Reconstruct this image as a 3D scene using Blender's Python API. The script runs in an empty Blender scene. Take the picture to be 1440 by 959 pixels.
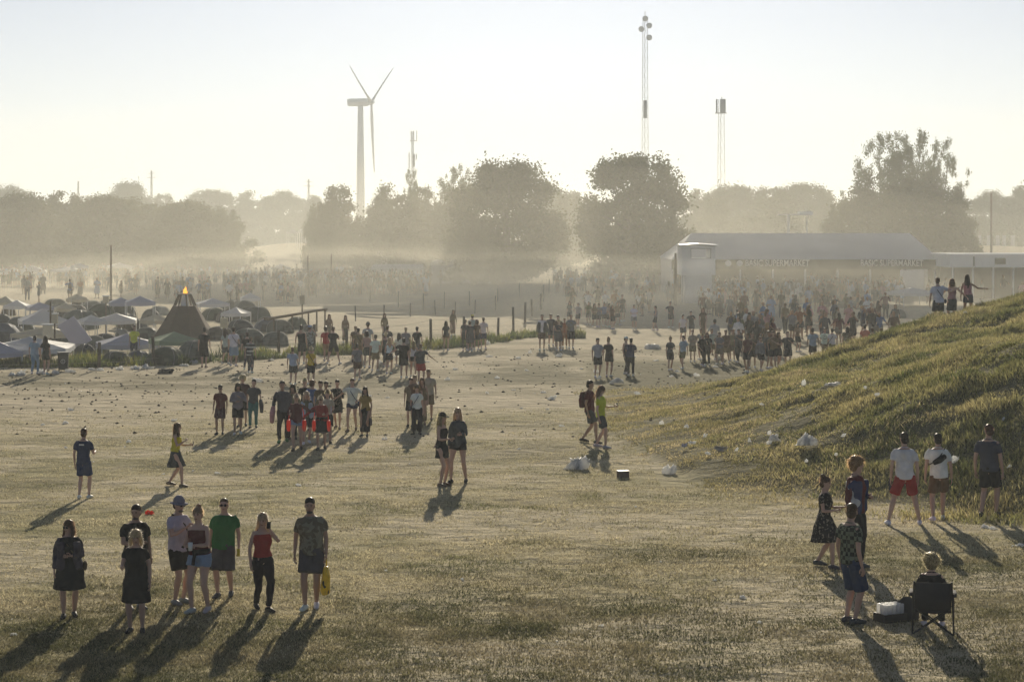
import bpy, math, random
import numpy as np
from mathutils import Vector, Matrix
R = math.radians
sc = bpy.context.scene
COL = sc.collection
# ------------------------------------------------------------------ camera
FPX, HZ, CH = 2800.0, 319.0, 6.05            # focal length in photo pixels, horizon row, camera height
cam_d = bpy.data.cameras.new('camera'); cam = bpy.data.objects.new('camera', cam_d); COL.objects.link(cam)
cam.location = (0, 0, CH); cam.rotation_euler = (R(90), 0, 0)
cam_d.sensor_width = 36; cam_d.lens = 36*FPX/1440
cam_d.shift_y = -(479.5-HZ)/1440
cam_d.clip_start = 1; cam_d.clip_end = 9000
sc.camera = cam
# ------------------------------------------------------------------ world, sun, exposure
SUN_EL, SUN_AZ = 17.5, 1.0                    # degrees; azimuth measured from +Y towards +X
w = bpy.data.worlds.new('World'); sc.world = w; w.use_nodes = True
nt = w.node_tree; bg = nt.nodes['Background']
sky = nt.nodes.new('ShaderNodeTexSky'); sky.sky_type = 'NISHITA'; sky.sun_disc = False
sky.sun_elevation = R(SUN_EL); sky.sun_rotation = R(SUN_AZ)
sky.air_density = 0.40; sky.dust_density = 0.24; sky.ozone_density = 2.8
nt.links.new(sky.outputs[0], bg.inputs[0]); bg.inputs[1].default_value = 0.051
sd = bpy.data.lights.new('sun', 'SUN'); sd.energy = 5.0; sd.angle = R(0.55); sd.color = (1, .885, .69)
sun = bpy.data.objects.new('sun', sd); COL.objects.link(sun)
sdir = Vector((math.sin(R(SUN_AZ))*math.cos(R(SUN_EL)), math.cos(R(SUN_AZ))*math.cos(R(SUN_EL)), math.sin(R(SUN_EL))))
sun.rotation_euler = sdir.to_track_quat('Z', 'Y').to_euler(); sun.location = (0, 300, 120)
vs = sc.view_settings; vs.view_transform = 'Standard'; vs.look = 'None'; vs.gamma = 1; vs.use_curve_mapping = False
vs.exposure = 0.50
cy = sc.cycles
cy.max_bounces = 5; cy.diffuse_bounces = 2; cy.glossy_bounces = 1; cy.transmission_bounces = 3; cy.transparent_max_bounces = 8
cy.volume_bounces = 1; cy.use_denoising = True; cy.caustics_reflective = False; cy.caustics_refractive = False
cy.sample_clamp_indirect = 4
try: cy.denoising_input_passes = 'RGB_ALBEDO_NORMAL'
except Exception: pass

rng = np.random.default_rng(7); random.seed(7)

# ------------------------------------------------------------------ noise
_perm = np.random.default_rng(3).random((256, 256))
def vnoise(x, y):
    x = np.asarray(x, float); y = np.asarray(y, float)
    xi = np.floor(x).astype(int); yi = np.floor(y).astype(int); fx = x-xi; fy = y-yi
    fx = fx*fx*(3-2*fx); fy = fy*fy*(3-2*fy)
    g = lambda a, b: _perm[a & 255, b & 255]
    return (g(xi, yi)*(1-fx)+g(xi+1, yi)*fx)*(1-fy)+(g(xi, yi+1)*(1-fx)+g(xi+1, yi+1)*fx)*fy
def fbm(x, y, o=4):
    s = 0; a = .5; t = 0
    for k in range(o): s = s+a*vnoise(x*2**k+17*k, y*2**k+31*k); t += a; a *= .5
    return s/t
def sstep(a, b, x):
    t = np.clip((np.asarray(x, float)-a)/(b-a), 0, 1); return t*t*(3-2*t)
# ------------------------------------------------------------------ terrain height
_bx = np.array([-5, 2.0, 2.8, 4.5, 7.2, 10.3, 15, 20, 60]); _by = np.array([70, 66, 58, 46.5, 44.0, 41.6, 38, 36, 34])
def mound(x, y):
    yb = np.interp(x, _bx, _by); yr = 66+np.clip((x-6)*.75, 0, 12)
    s = np.clip((y-yb)/(yr-yb), 0, 1)
    Rr = .215*np.logaddexp(0, (x-4.6)*1.2)/1.2
    Rr = np.where(Rr > 3.6, 3.6+(Rr-3.6)*.2, Rr)
    F = 1-(1-s)**2.4
    back = 1-sstep(0, 1, (y-yr)/9.0)
    z = Rr*F*back
    z = z+1.45*np.exp(-((x-14.5)/6.0)**2-((y-51.5)/7)**2)*sstep(0, .25, s)
    z = z+.14*sstep(0, .12, s)*back*sstep(2, 5, x)
    lump = (fbm(x*.55+3, y*.55, 4)-.5)*.55+(fbm(x*1.9, y*1.9+9, 3)-.5)*.24
    return z+lump*sstep(.02, .3, s)*back*sstep(3, 9, x)*.8
def zt(x, y):
    x = np.asarray(x, float); y = np.asarray(y, float)
    z = mound(x, y)
    z = z+(fbm(x*.12+50, y*.12, 3)-.5)*.25*sstep(30, 60, y)*(1-sstep(150, 250, y))
    z = z+(fbm(x*.9, y*.9, 3)-.5)*.05
    # low bank far behind the field on the left, rising ground on the far right
    z = z+3.4*np.exp(-((x+36)/13)**2-((y-330)/22)**2)+3.6*np.exp(-((x-62)/26)**2-((y-262)/24)**2)
    return z
def zf(x, y): return float(zt(x, y))
def at(px, py):
    d = FPX*CH/(py-HZ)
    for _ in range(30):
        x = (px-720)*d/FPX; z = zf(x, d); d = .5*d+.5*FPX*(CH-z)/(py-HZ)
    x = (px-720)*d/FPX
    return Vector((x, d, zf(x, d)))
def atd(px, d):
    x = (px-720)*d/FPX; return Vector((x, d, zf(x, d)))
# ------------------------------------------------------------------ mesh helpers
def mesh_np(name, V, F3=None, F4=None, mats=(), smooth=False, midx=None):
    """numpy vertices + triangle and / or quad index arrays -> mesh"""
    me = bpy.data.meshes.new(name); V = np.asarray(V, np.float32)
    n3 = 0 if F3 is None else len(F3); n4 = 0 if F4 is None else len(F4)
    me.vertices.add(len(V)); me.vertices.foreach_set('co', V.ravel())
    L = []; st = []
    if n4: L.append(np.asarray(F4, np.int32).ravel()); st.append(np.arange(n4)*4)
    if n3: L.append(np.asarray(F3, np.int32).ravel()); st.append(np.arange(n3)*3+n4*4)
    L = np.concatenate(L); st = np.concatenate(st)
    me.loops.add(len(L)); me.loops.foreach_set('vertex_index', L)
    me.polygons.add(n3+n4); me.polygons.foreach_set('loop_start', st.astype(np.int32))
    if midx is not None: me.polygons.foreach_set('material_index', np.asarray(midx, np.int32))
    if smooth: me.polygons.foreach_set('use_smooth', np.ones(n3+n4, bool))
    for m in mats: me.materials.append(m)
    me.update(calc_edges=True); me.validate()
    return me
class MB:
    """collects loose geometry and links it as one object"""
    def __init__(s): s.v = []; s.f = []; s.m = []; s.n = 0
    def add(s, V, F, m=0):
        V = np.asarray(V, float).reshape(-1, 3); s.v.append(V)
        for f in F: s.f.append([i+s.n for i in f]); s.m.append(m)
        s.n += len(V); return s
    def box(s, c, d, rz=0, m=0, top=1.0, taper=1.0):
        """box standing on c=(x,y,z0) of size d; top scales its upper face"""
        hx, hy = d[0]/2, d[1]/2; ca, sa = math.cos(rz), math.sin(rz); V = []
        for z, k, k2 in ((0, 1, 1), (d[2], top, top*taper)):
            for a, b in ((-1, -1), (1, -1), (1, 1), (-1, 1)):
                x, y = a*hx*k, b*hy*k2
                V.append((c[0]+x*ca-y*sa, c[1]+x*sa+y*ca, c[2]+z))
        return s.add(V, [(3, 2, 1, 0), (4, 5, 6, 7), (0, 1, 5, 4), (1, 2, 6, 5), (2, 3, 7, 6), (3, 0, 4, 7)], m)
    def bar(s, a, b, r, r2=None, n=8, m=0):
        V, F = loft([a, b], [r, r if r2 is None else r2], n=n, cap=0); return s.add(V, F, m)
    def tube(s, pts, r, n=8, m=0):
        V, F = loft(pts, [r]*len(pts) if np.isscalar(r) else r, n=n, cap=0); return s.add(V, F, m)
    def mesh(s, name, mats, smooth=False):
        me = bpy.data.meshes.new(name)
        me.from_pydata([tuple(p) for v in s.v for p in v], [], s.f)
        for m in mats: me.materials.append(m)
        me.polygons.foreach_set('material_index', s.m)
        if smooth: me.polygons.foreach_set('use_smooth', [True]*len(s.f))
        me.update(); return me
    def build(s, name, mats, parent=None, smooth=False, loc=None, color=None):
        if not isinstance(mats, (list, tuple)): mats = [mats]
        return link(name, s.mesh(name, mats, smooth), parent, loc, color)
def loft(pts, rx, ry=None, ref=(1, 0, 0), n=10, cap=.55):
    """tube through pts with elliptic rings: rx along ref, ry across it"""
    P = [np.asarray(p, float) for p in pts]; ry = rx if ry is None else ry; k = len(P)
    T = []
    for i in range(k):
        t = P[min(i+1, k-1)]-P[max(i-1, 0)]; T.append(t/(np.linalg.norm(t)+1e-9))
    P2, A, B, T2 = list(P), list(rx), list(ry), list(T)
    if cap > 0:
        P2 = [P[0]-T[0]*min(rx[0], ry[0])*cap]+P2+[P[-1]+T[-1]*min(rx[-1], ry[-1])*cap]
        A = [rx[0]*.62]+A+[rx[-1]*.62]; B = [ry[0]*.62]+B+[ry[-1]*.62]; T2 = [T[0]]+T2+[T[-1]]
    V = []; F = []; ref = np.asarray(ref, float)
    for p, t, a, b in zip(P2, T2, A, B):
        u = ref-t*np.dot(ref, t)
        if np.linalg.norm(u) < .15:
            r2 = np.array((0, 1., 0)) if abs(t[1]) < .8 else np.array((0, 0, 1.)); u = r2-t*np.dot(r2, t)
        u /= np.linalg.norm(u); v = np.cross(t, u)
        for j in range(n):
            q = 2*math.pi*j/n; V.append(p+u*a*math.cos(q)+v*b*math.sin(q))
    K = len(P2)
    for i in range(K-1):
        for j in range(n):
            j2 = (j+1) % n; F.append((i*n+j, i*n+j2, (i+1)*n+j2, (i+1)*n+j))
    F.append(tuple(range(n-1, -1, -1))); F.append(tuple((K-1)*n+j for j in range(n)))
    return np.array(V), F
def ball(c, rx, ry=None, rz=None, n=10, k=6):
    ry = rx if ry is None else ry; rz = rx if rz is None else rz; V = [(c[0], c[1], c[2]-rz)]; F = []
    for i in range(1, k):
        a = math.pi*i/k
        for j in range(n):
            q = 2*math.pi*j/n; V.append((c[0]+rx*math.sin(a)*math.cos(q), c[1]+ry*math.sin(a)*math.sin(q), c[2]-rz*math.cos(a)))
    V.append((c[0], c[1], c[2]+rz)); e = len(V)-1
    for j in range(n):
        j2 = (j+1) % n; F.append((0, 1+j2, 1+j)); F.append((e, 1+(k-2)*n+j, 1+(k-2)*n+j2))
        for i in range(k-2): F.append((1+i*n+j, 1+i*n+j2, 1+(i+1)*n+j2, 1+(i+1)*n+j))
    return np.array(V), F
def link(name, me, parent=None, loc=None, color=None):
    o = bpy.data.objects.new(name, me); COL.objects.link(o)
    if parent is not None: o.parent = parent
    if loc is not None: o.location = loc
    if color is not None: o.color = (*color, 1)
    return o
def tag(o, label=None, cat=None, group=None, kind=None):
    if label: o['label'] = label
    if cat: o['category'] = cat
    if group: o['group'] = group
    if kind: o['kind'] = kind
    return o
def empty(name, loc, rz=0):
    o = bpy.data.objects.new(name, None); COL.objects.link(o); o.location = loc; o.rotation_euler = (0, 0, rz); o.empty_display_size = .2
    return o
def copy_tree(o, parent=None):
    c = o.copy(); COL.objects.link(c); c.parent = parent
    for ch in list(o.children): copy_tree(ch, c)
    return c
# ------------------------------------------------------------------ materials
def mat(name, col=(.5, .5, .5), rough=.8, noise=.12, scale=8, metal=0, objcol=False, bump=0, bscale=30, trans=0, spec=.3, pattern=None, randcol=None, emit=0, alpha=1, gain=1):
    m = bpy.data.materials.new(name); m.use_nodes = True; n = m.node_tree.nodes; l = m.node_tree.links
    b = n['Principled BSDF']; b.inputs['Roughness'].default_value = rough; b.inputs['Metallic'].default_value = metal
    b.inputs['Specular IOR Level'].default_value = spec; b.inputs['Alpha'].default_value = alpha
    tc = n.new('ShaderNodeTexCoord')
    if objcol or randcol:
        oi = n.new('ShaderNodeObjectInfo'); src = oi.outputs['Color']
        if randcol:
            cr = n.new('ShaderNodeValToRGB'); cr.color_ramp.interpolation = 'CONSTANT'; els = cr.color_ramp.elements
            while len(els) < len(randcol): els.new(.5)
            for i, c in enumerate(randcol): els[i].position = i/len(randcol); els[i].color = (*c, 1)
            mm = n.new('ShaderNodeMath'); mm.operation = 'MULTIPLY'; mm.inputs[1].default_value = hash_f(name); l.new(oi.outputs['Random'], mm.inputs[0])
            fr = n.new('ShaderNodeMath'); fr.operation = 'FRACT'; l.new(mm.outputs[0], fr.inputs[0]); l.new(fr.outputs[0], cr.inputs[0]); src = cr.outputs[0]
    else:
        rg = n.new('ShaderNodeRGB'); rg.outputs[0].default_value = (*col, 1); src = rg.outputs[0]
    if pattern:
        kind, c2, ps, th = pattern
        if kind == 'check':
            tx = n.new('ShaderNodeTexChecker'); tx.inputs['Scale'].default_value = ps; l.new(tc.outputs['Object'], tx.inputs['Vector']); fac = tx.outputs['Fac']
        elif kind == 'stripe':
            sp = n.new('ShaderNodeSeparateXYZ'); l.new(tc.outputs['Object'], sp.inputs[0])
            mu = n.new('ShaderNodeMath'); mu.operation = 'MULTIPLY'; mu.inputs[1].default_value = ps; l.new(sp.outputs[2], mu.inputs[0])
            fr = n.new('ShaderNodeMath'); fr.operation = 'FRACT'; l.new(mu.outputs[0], fr.inputs[0])
            gt = n.new('ShaderNodeMath'); gt.operation = 'GREATER_THAN'; gt.inputs[1].default_value = th; l.new(fr.outputs[0], gt.inputs[0]); fac = gt.outputs[0]
        else:
            tx = n.new('ShaderNodeTexNoise'); tx.inputs['Scale'].default_value = ps; tx.inputs['Detail'].default_value = 1; l.new(tc.outputs['Object'], tx.inputs['Vector'])
            gt = n.new('ShaderNodeMath'); gt.operation = 'GREATER_THAN'; gt.inputs[1].default_value = th; l.new(tx.outputs[0], gt.inputs[0]); fac = gt.outputs[0]
        mx = n.new('ShaderNodeMix'); mx.data_type = 'RGBA'; l.new(fac, mx.inputs[0]); l.new(src, mx.inputs[6]); mx.inputs[7].default_value = (*c2, 1); src = mx.outputs[2]
    if gain != 1:
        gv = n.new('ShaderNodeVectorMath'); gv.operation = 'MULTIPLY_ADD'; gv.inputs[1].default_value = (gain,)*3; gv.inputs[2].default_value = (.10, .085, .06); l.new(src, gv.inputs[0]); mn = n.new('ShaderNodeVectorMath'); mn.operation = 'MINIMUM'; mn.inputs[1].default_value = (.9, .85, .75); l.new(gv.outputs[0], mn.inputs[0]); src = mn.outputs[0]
    if noise > 0:
        nz = n.new('ShaderNodeTexNoise'); nz.inputs['Scale'].default_value = scale; nz.inputs['Detail'].default_value = 3; l.new(tc.outputs['Object'], nz.inputs['Vector'])
        mr = n.new('ShaderNodeMapRange'); mr.inputs[1].default_value = .25; mr.inputs[2].default_value = .75; mr.inputs[3].default_value = 1-noise; mr.inputs[4].default_value = 1+noise; l.new(nz.outputs[0], mr.inputs[0])
        mv = n.new('ShaderNodeVectorMath'); mv.operation = 'SCALE'; l.new(src, mv.inputs[0]); l.new(mr.outputs[0], mv.inputs['Scale']); src = mv.outputs[0]
    l.new(src, b.inputs['Base Color'])
    if emit: l.new(src, b.inputs['Emission Color']); b.inputs['Emission Strength'].default_value = emit
    if bump:
        nb = n.new('ShaderNodeTexNoise'); nb.inputs['Scale'].default_value = bscale; nb.inputs['Detail'].default_value = 4; l.new(tc.outputs['Object'], nb.inputs['Vector'])
        bp = n.new('ShaderNodeBump'); bp.inputs['Strength'].default_value = .8; bp.inputs['Distance'].default_value = bump; l.new(nb.outputs[0], bp.inputs['Height']); l.new(bp.outputs[0], b.inputs['Normal'])
    if trans:
        tr = n.new('ShaderNodeBsdfTranslucent'); l.new(src, tr.inputs[0]); ms = n.new('ShaderNodeMixShader'); ms.inputs[0].default_value = trans
        l.new(b.outputs[0], ms.inputs[1]); l.new(tr.outputs[0], ms.inputs[2]); l.new(ms.outputs[0], n['Material Output'].inputs[0])
    m.diffuse_color = (*col, 1)
    return m
def hash_f(s): return 3.0+sum(ord(c)*(i+1) for i, c in enumerate(s)) % 17
DARKS = [(.02, .02, .025), (.05, .05, .06), (.03, .035, .06), (.10, .09, .07), (.015, .015, .015), (.16, .15, .14), (.04, .03, .03)]
HAIRS = [(.03, .02, .012), (.10, .06, .03), (.28, .18, .09), (.05, .035, .02), (.36, .26, .14), (.015, .012, .01)]
M = dict(
    skin=mat('skin', objcol=True, noise=.08, scale=5, rough=.55, spec=.4),
    eye=mat('eye', (.02, .015, .012), rough=.3, noise=0), lip=mat('lip', (.28, .10, .08), rough=.5, noise=0),
    brow=mat('brow', (.05, .035, .02), rough=.9, noise=0),
    cloth=mat('cloth', objcol=True, noise=.20, scale=6, bump=.06, bscale=6.5, rough=.9, spec=.15),
    floral=mat('floral_cloth', objcol=True, noise=.1, bump=.06, bscale=6.5, rough=.9, spec=.15, pattern=('n', (.26, .23, .18), 22, .60)),
    camo=mat('camouflage_cloth', objcol=True, noise=.1, bump=.06, bscale=6.5, rough=.9, spec=.15, pattern=('n', (.20, .19, .14), 14, .52)),
    check=mat('checked_cloth', objcol=True, noise=.1, bump=.02, bscale=9, rough=.9, spec=.15, pattern=('check', (.02, .025, .02), 17, 0)),
    stripe=mat('striped_cloth', objcol=True, noise=.1, bump=.02, bscale=9, rough=.9, spec=.15, pattern=('stripe', (.5, .5, .48), 5.5, .62)),
    hair=mat('hair', objcol=True, noise=.25, scale=22, rough=.4, trans=.6, spec=.6),
    shoe=mat('shoe_leather', objcol=True, noise=.1, rough=.6),
    crowd_skin=mat('crowd_skin', (.34, .20, .13), rough=.6), crowd_dark=mat('crowd_trousers', randcol=DARKS, noise=.1), crowd_hair=mat('crowd_hair', randcol=[tuple(1.6*q for q in c) for c in HAIRS], noise=.1, trans=.55, rough=.4),  # far crowd's hair colours brightened to imitate backlit rims on the heads
    black=mat('black_plastic', (.02, .02, .022), rough=.5), dark=mat('dark_fabric', (.03, .03, .035), rough=.9, bump=.01),
    white=mat('white_paint', (.84, .84, .82), rough=.6, noise=.05, scale=2, trans=.12), steel=mat('galvanised_steel', (.35, .35, .34), rough=.5, metal=.6),
    wood=mat('weathered_wood', (.17, .13, .09), rough=.9, noise=.3, scale=12, bump=.01), bark=mat('bark', (.10, .08, .06), rough=.95, noise=.3, scale=3),
    canvas=mat('white_canvas', (.74, .74, .74), rough=.7, noise=.06, scale=1.5, trans=.28, bump=.03, bscale=3),
    cream=mat('cream_canvas', (.62, .57, .44), rough=.8, noise=.06, scale=1.5, trans=.2), lav=mat('lavender_canvas', (.52, .52, .60), rough=.7, noise=.06, scale=1.5, trans=.25, bump=.03, bscale=3),
    tent=mat('tent_nylon', objcol=True, noise=.2, scale=3, rough=.75, bump=.10, bscale=3.5, trans=.15, spec=.15),
    panel=mat('panelled_track_top', objcol=True, noise=.1, rough=.8, pattern=('n', (.5, .5, .48), 2.3, .54)),
    plastic=mat('white_plastic_film', (.92, .92, .90), rough=.4, noise=.06, scale=20, bump=.03, bscale=18, trans=.6),
    halo_strand=mat('hair_strands', objcol=True, noise=0, rough=.3, trans=.75, spec=.8, gain=2.6),  # strand colour brightened to stand in for the sunlit rim of the hair
    card=mat('cardboard', (.42, .36, .28), rough=.9), soil=mat('soil_clod', (.07, .06, .045), rough=1),
)
# ------------------------------------------------------------------ ground sheet
def axis(segs):
    a = []
    for lo, hi, st in segs: a.append(np.arange(lo, hi, st))
    return np.concatenate(a+[[segs[-1][1]]])
gx = axis([(-2600, -400, 200), (-400, -80, 16), (-80, -30, 1.6), (-30, 32, .30), (32, 80, 1.6), (80, 400, 16), (400, 2600, 200)])
gy = axis([(-60, 22, 4), (22, 62, .26), (62, 110, .40), (110, 200, 1.2), (200, 380, 4), (380, 2450, 90)])
X, Y = np.meshgrid(gx, gy); Z = zt(X, Y)
fine = np.clip(1-np.abs(Y-60)/60, 0, 1)
Z2 = Z+(vnoise(X*2.9, Y*2.9)-.5)*.03*fine
NX, NY = len(gx), len(gy)
idx = np.arange(NX*NY).reshape(NY, NX)
F4 = np.stack([idx[:-1, :-1], idx[:-1, 1:], idx[1:, 1:], idx[1:, :-1]], -1).reshape(-1, 4)
# zones of the ground's own colour: green = living grass, dust = bare trampled soil, dark = damp churned soil
def mo_(x, y):
    yb = np.interp(x, _bx, _by); return sstep(-.5, 1.5, y-yb+3*(fbm(x*.5, y*.5, 3)-.5))*(1-sstep(88, 94, y))*sstep(2.4, 4, x)
def zones(x, y):
    n1 = fbm(x*.10+5, y*.10, 4); n2 = fbm(x*.35, y*.35+40, 4)
    green = sstep(.47, .66, n2*.6+n1*.4+.10*sstep(2, 10, x)*(1-sstep(30, 40, y)))*.55
    green = np.maximum(green, sstep(.36, .60, n2*.5+n1*.5)*.35*(1-sstep(30, 40, y)))
    green = np.maximum(green, sstep(.42, .6, n2+.05)*.55*np.exp(-((y-(54+.35*x))/4.5)**2))
    green = np.maximum(green, .35*sstep(2, 4.5, x)*sstep(45, 47, y)*(1-sstep(90, 96, y)))
    dust = sstep(60, 72, y+n1*14-7-.25*x)
    for c, k, wd in ((50, .42, .8), (53, .42, .8), (60, .50, 1.0), (64.5, .42, .9), (70, .55, 1.5)):      # pale wheel tracks crossing towards the right
        dust = np.maximum(dust, .85*np.exp(-((y-(c+k*x+2*np.sin(x*.13)))/wd)**2)*sstep(.30, .5, fbm(x*.5, y*1.2, 3)))
    dust = np.maximum(dust, .75*sstep(.5, .62, fbm(x*.22+70, y*.22, 4)))
    dark = .85*np.exp(-((y-(79+.05*x+5*(n1-.5)))/4.5)**2)*sstep(.30, .55, fbm(x*.3+9, y*.5, 4))
    dark = np.maximum(dark, .9*sstep(-8, -3, x)*(1-sstep(7, 11, x))*np.exp(-((y-83-.3*x)/6.5)**4)*sstep(.34, .54, n2+.25*(n1-.5)))
    dark = np.maximum(dark, .5*sstep(.53, .66, fbm(x*.16+80, y*.32+11, 4))*sstep(40, 48, y)*(1-sstep(120, 150, y)))
    dark = np.maximum(dark, .9*mo_(x, y))
    dark = dark*(1-sstep(110, 130, y))
    mo = mo_(x, y)
    return green, dust*(1-mo), np.maximum(dark*(1-mo), mo)
gr, du, dk = zones(X, Y)
ground = mesh_np('ground', np.stack([X, Y, Z2], -1).reshape(-1, 3), F4=F4, smooth=True)
at_ = ground.attributes.new('zone', 'FLOAT_VECTOR', 'POINT')
at_.data.foreach_set('vector', np.stack([gr, du, dk], -1).astype(np.float32).ravel())
def ground_mat():
    m = bpy.data.materials.new('dry_grass_ground'); m.use_nodes = True; n = m.node_tree.nodes; l = m.node_tree.links; b = n['Principled BSDF']
    b.inputs['Roughness'].default_value = 1; b.inputs['Specular IOR Level'].default_value = .035
    a = n.new('ShaderNodeAttribute'); a.attribute_name = 'zone'; sp = n.new('ShaderNodeSeparateXYZ'); l.new(a.outputs['Vector'], sp.inputs[0])
    g = n.new('ShaderNodeNewGeometry')
    def noise(s, d=4, st=None):
        t = n.new('ShaderNodeTexNoise'); t.inputs['Scale'].default_value = s; t.inputs['Detail'].default_value = d
        if st:
            mp = n.new('ShaderNodeMapping'); mp.inputs['Scale'].default_value = st; mp.inputs['Rotation'].default_value = (0, 0, .3); l.new(g.outputs['Position'], mp.inputs[0]); l.new(mp.outputs[0], t.inputs['Vector'])
        else: l.new(g.outputs['Position'], t.inputs['Vector'])
        return t.outputs[0]
    def mix(f, c1, c2):
        x = n.new('ShaderNodeMix'); x.data_type = 'RGBA'; l.new(f, x.inputs[0])
        for s, c in ((6, c1), (7, c2)):
            if isinstance(c, tuple): x.inputs[s].default_value = (*c, 1)
            else: l.new(c, x.inputs[s])
        return x.outputs[2]
    def rng_(f, a1, b1, a2=0., b2=1.):
        r = n.new('ShaderNodeMapRange'); r.inputs[1].default_value = a1; r.inputs[2].default_value = b1; r.inputs[3].default_value = a2; r.inputs[4].default_value = b2; l.new(f, r.inputs[0]); return r.outputs[0]
    n9 = noise(9, 5); n30 = noise(34, 3); n2 = noise(1.6, 5)
    base = mix(rng_(n9, .3, .7), (.22, .19, .118), (.54, .475, .32))
    base = mix(rng_(n2, .35, .65), base, (.48, .415, .25))
    base = mix(sp.outputs[0], base, (.20, .195, .085))
    dust = mix(rng_(n2, .3, .7), (.64, .555, .40), (.48, .415, .29))
    dust = mix(rng_(n30, .60, .68), dust, (.14, .115, .08))
    base = mix(sp.outputs[1], base, dust)
    base = mix(sp.outputs[2], base, mix(rng_(n9, .3, .7), (.11, .105, .058), (.22, .195, .115)))
    base = mix(rng_(n30, .30, .45, .45, 0.), base, (.06, .055, .03))
    l.new(base, b.inputs['Base Color'])
    bp = n.new('ShaderNodeBump'); bp.inputs['Strength'].default_value = 1; bp.inputs['Distance'].default_value = .035; l.new(n9, bp.inputs['Height'])
    b2 = n.new('ShaderNodeBump'); b2.inputs['Strength'].default_value = 1; b2.inputs['Distance'].default_value = .16; l.new(noise(1.3, 4, (1, 1.4, 1)), b2.inputs['Height']); l.new(bp.outputs[0], b2.inputs['Normal'])
    l.new(b2.outputs[0], b.inputs['Normal'])
    return m
ground.materials.append(ground_mat())
tag(link('ground', ground), kind='structure')

# ------------------------------------------------------------------ grass (stuff)
def blade_mat(name, ca, cb, cg, tr=.45, sc_=.55):
    m = bpy.data.materials.new(name); m.use_nodes = True; n = m.node_tree.nodes; l = m.node_tree.links; b = n['Principled BSDF']
    b.inputs['Roughness'].default_value = .6; b.inputs['Specular IOR Level'].default_value = .3
    g = n.new('ShaderNodeNewGeometry'); t = n.new('ShaderNodeTexNoise'); t.inputs['Scale'].default_value = sc_; t.inputs['Detail'].default_value = 5; l.new(g.outputs['Position'], t.inputs['Vector'])
    cr = n.new('ShaderNodeValToRGB'); e = cr.color_ramp.elements; e[0].position = .36; e[0].color = (*cg, 1); e[1].position = .64; e[1].color = (*ca, 1)
    k = e.new(.5); k.color = (*cb, 1); l.new(t.outputs[0], cr.inputs[0])
    mv = n.new('ShaderNodeVectorMath'); mv.operation = 'SCALE'; mr = n.new('ShaderNodeMapRange'); mr.inputs[3].default_value = .4; mr.inputs[4].default_value = 1.6
    l.new(g.outputs['Random Per Island'], mr.inputs[0]); l.new(cr.outputs[0], mv.inputs[0]); l.new(mr.outputs[0], mv.inputs['Scale'])
    l.new(mv.outputs[0], b.inputs['Base Color']); tr_ = n.new('ShaderNodeBsdfTranslucent'); l.new(mv.outputs[0], tr_.inputs[0])
    ms = n.new('ShaderNodeMixShader'); ms.inputs[0].default_value = tr; l.new(b.outputs[0], ms.inputs[1]); l.new(tr_.outputs[0], ms.inputs[2]); l.new(ms.outputs[0], n['Material Output'].inputs[0])
    return m
def blades(name, x, y, h, wdt, lean, material, label, z=None):
    n = len(x); z = zt(x, y) if z is None else z; a = rng.random(n)*2*np.pi; la = rng.random(n)*2*np.pi; ll = rng.random(n)*lean*h
    dx, dy = np.cos(a)*wdt/2, np.sin(a)*wdt/2; z0 = z-.012
    p0 = np.stack([x-dx, y-dy, z0], -1); p1 = np.stack([x+dx, y+dy, z0], -1)
    p2 = np.stack([x+np.cos(la)*ll, y+np.sin(la)*ll, z+h], -1)
    V = np.stack([p0, p1, p2], 1).reshape(-1, 3); F = np.arange(3*n).reshape(-1, 3)
    o = link(name, mesh_np(name, V, F3=F, mats=[material])); return tag(o, label, 'grass', kind='stuff')
# short trampled turf, thinner where the soil is bare
N = 760000
yy = 25.5/(1-rng.random(N)*(1-25.5/66)); xx = (rng.random(N)*2-1)*(yy*.262+1.2)
g1, d1, k1 = zones(xx, yy); keep = rng.random(N) < np.clip(.30+1.0*fbm(xx*1.1, yy*1.1, 3), 0, 1)*(1-.6*d1)
keep &= ~((xx > 3.5) & (yy > 46.5)); xx, yy = xx[keep], yy[keep]
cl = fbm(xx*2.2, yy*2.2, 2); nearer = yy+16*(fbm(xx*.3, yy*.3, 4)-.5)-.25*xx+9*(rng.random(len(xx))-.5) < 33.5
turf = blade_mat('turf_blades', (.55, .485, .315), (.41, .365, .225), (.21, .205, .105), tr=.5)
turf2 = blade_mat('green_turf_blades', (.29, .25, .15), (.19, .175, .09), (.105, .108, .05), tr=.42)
hb = (.010+.036*cl)*(.5+.9*rng.random(len(xx))); wb = .010+.022*rng.random(len(xx))
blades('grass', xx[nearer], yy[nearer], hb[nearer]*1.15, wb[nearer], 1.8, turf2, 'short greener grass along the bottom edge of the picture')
xx, yy, hb, wb = xx[~nearer], yy[~nearer], hb[~nearer], wb[~nearer]
blades('grass', xx, yy, hb, wb, 1.8, turf, 'short trampled dry grass covering the foreground field')
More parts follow.
